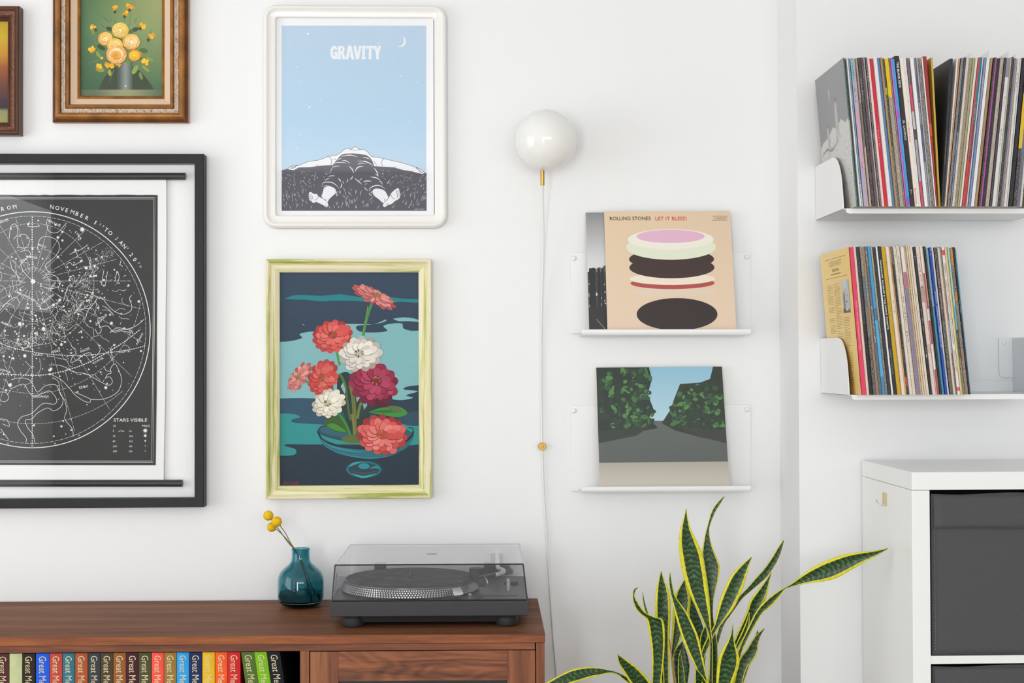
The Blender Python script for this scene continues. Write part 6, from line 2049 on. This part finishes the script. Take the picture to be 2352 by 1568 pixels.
    leaf([(1062, 892, 1067, 893), (1038, 938, 1080, 950), (1028, 1000, 1072, 1020), (1036, 1070, 1062, 1085)], 3.12, 3.12, .9)
    # front layer
    leaf([(938, 135, 942, 135), (929, 178, 950, 188), (906, 255, 974, 272), (894, 345, 1012, 348), (901, 445, 1047, 435), (919, 545, 1066, 535), (948, 640, 1077, 640), (985, 730, 1089, 740), (1030, 820, 1097, 828), (1064, 890, 1100, 900), (1088, 950, 1106, 955), (1092, 1050, 1112, 1050), (1085, 1254, 1110, 1254)], 3.06, 3.08, 1.02)
    leaf([(1362, 443, 1364, 446), (1320, 476, 1353, 482), (1270, 520, 1337, 540), (1226, 570, 1322, 600), (1196, 630, 1302, 658), (1170, 690, 1277, 712), (1150, 750, 1245, 775), (1136, 820, 1195, 840), (1118, 890, 1150, 900), (1085, 950, 1115, 960), (1050, 1020, 1085, 1035), (1030, 1090, 1055, 1100)], 3.08, 3.08)
    leaf([(835, 545, 839, 548), (830, 600, 849, 602), (836, 660, 868, 690), (850, 725, 902, 742), (868, 800, 946, 802), (888, 880, 986, 880), (914, 960, 1014, 945), (948, 1045, 1032, 1015), (985, 1120, 1046, 1085), (1012, 1175, 1062, 1160), (1042, 1254, 1082, 1254)], 3.05, 3.06, .92)
    leaf([(630, 641, 632, 644), (606, 650, 616, 660), (598, 690, 609, 698), (602, 735, 632, 742), (618, 775, 676, 800), (648, 812, 735, 830), (680, 838, 784, 844), (692, 872, 799, 880), (706, 950, 803, 950), (718, 1040, 801, 1040), (722, 1120, 795, 1120), (720, 1254, 780, 1254)], 3.02, 3.06, .88)
    leaf([(1239, 880, 1243, 881), (1228, 940, 1246, 950), (1204, 990, 1260, 1018), (1175, 1040, 1278, 1075), (1150, 1100, 1283, 1130), (1139, 1170, 1270, 1180), (1134, 1254, 1240, 1254)], 3.04, 3.06, .95)
    leaf([(904, 1045, 906, 1046), (893, 1090, 912, 1095), (888, 1150, 925, 1160), (890, 1254, 935, 1254)], 3.08, 3.08, .8)
    leaf([(1003, 1165, 1006, 1166), (998, 1210, 1040, 1200), (995, 1254, 1078, 1254)], 3.04, 3.06, .85)
    leaf([(499, 1071, 503, 1073), (506, 1125, 552, 1104), (535, 1180, 618, 1150), (575, 1245, 672, 1200), (630, 1320, 718, 1260), (720, 1420, 790, 1380)], 3.0, 3.06, .9)
    leaf([(-40, 1330, -38, 1338), (20, 1270, 60, 1320), (110, 1214, 190, 1260), (200, 1171, 260, 1240), (280, 1155, 330, 1218), (360, 1155, 395, 1203), (430, 1170, 455, 1190), (490, 1184, 500, 1200), (545, 1208, 540, 1232), (605, 1250, 585, 1266), (690, 1330, 660, 1340)], 2.96, 3.06, .9, 0.05)
    # dry flower stalk
    mk('dry_stalk', MB().tube([P(1240 + x / 2.8, 1120 + y / 2.8, 3.07) for x, y in spline([(834, 975), (842, 1040), (852, 1110), (864, 1190), (876, 1260)], 5)] + [Vector((base.x - .03, 3.1, zs))], .0016, 7), plain('dry_stalk_tan', '#a5764c', 0.8), t, smooth=True)
    # pot on a stand
    pot = plain('white_ceramic_pot', '#e6e4df', 0.4)
    mk('pot', MB().lathe([(0.10, 0.22), (0.125, 0.23), (0.15, 0.5), (0.152, 0.52), (0.143, 0.52), (0.14, 0.49)], (base.x, base.y, 0), 56, cap=(True, False)), pot, t, smooth='auto')
    mk('soil', MB().lathe([(0.141, 0.485), (0.139, 0.497)], (base.x, base.y, 0), 40), plain('potting_soil', '#2e211a', 0.95, bump=.8, bscale=150), t)
    for i in range(3):
        a = R(30 + 120 * i)
        mk('stand_leg', MB().tube([(base.x + .13 * math.cos(a), base.y + .13 * math.sin(a), 0), (base.x + .10 * math.cos(a), base.y + .10 * math.sin(a), .225)], .012, 12), M['wal_z'], t, smooth='auto')
plant()
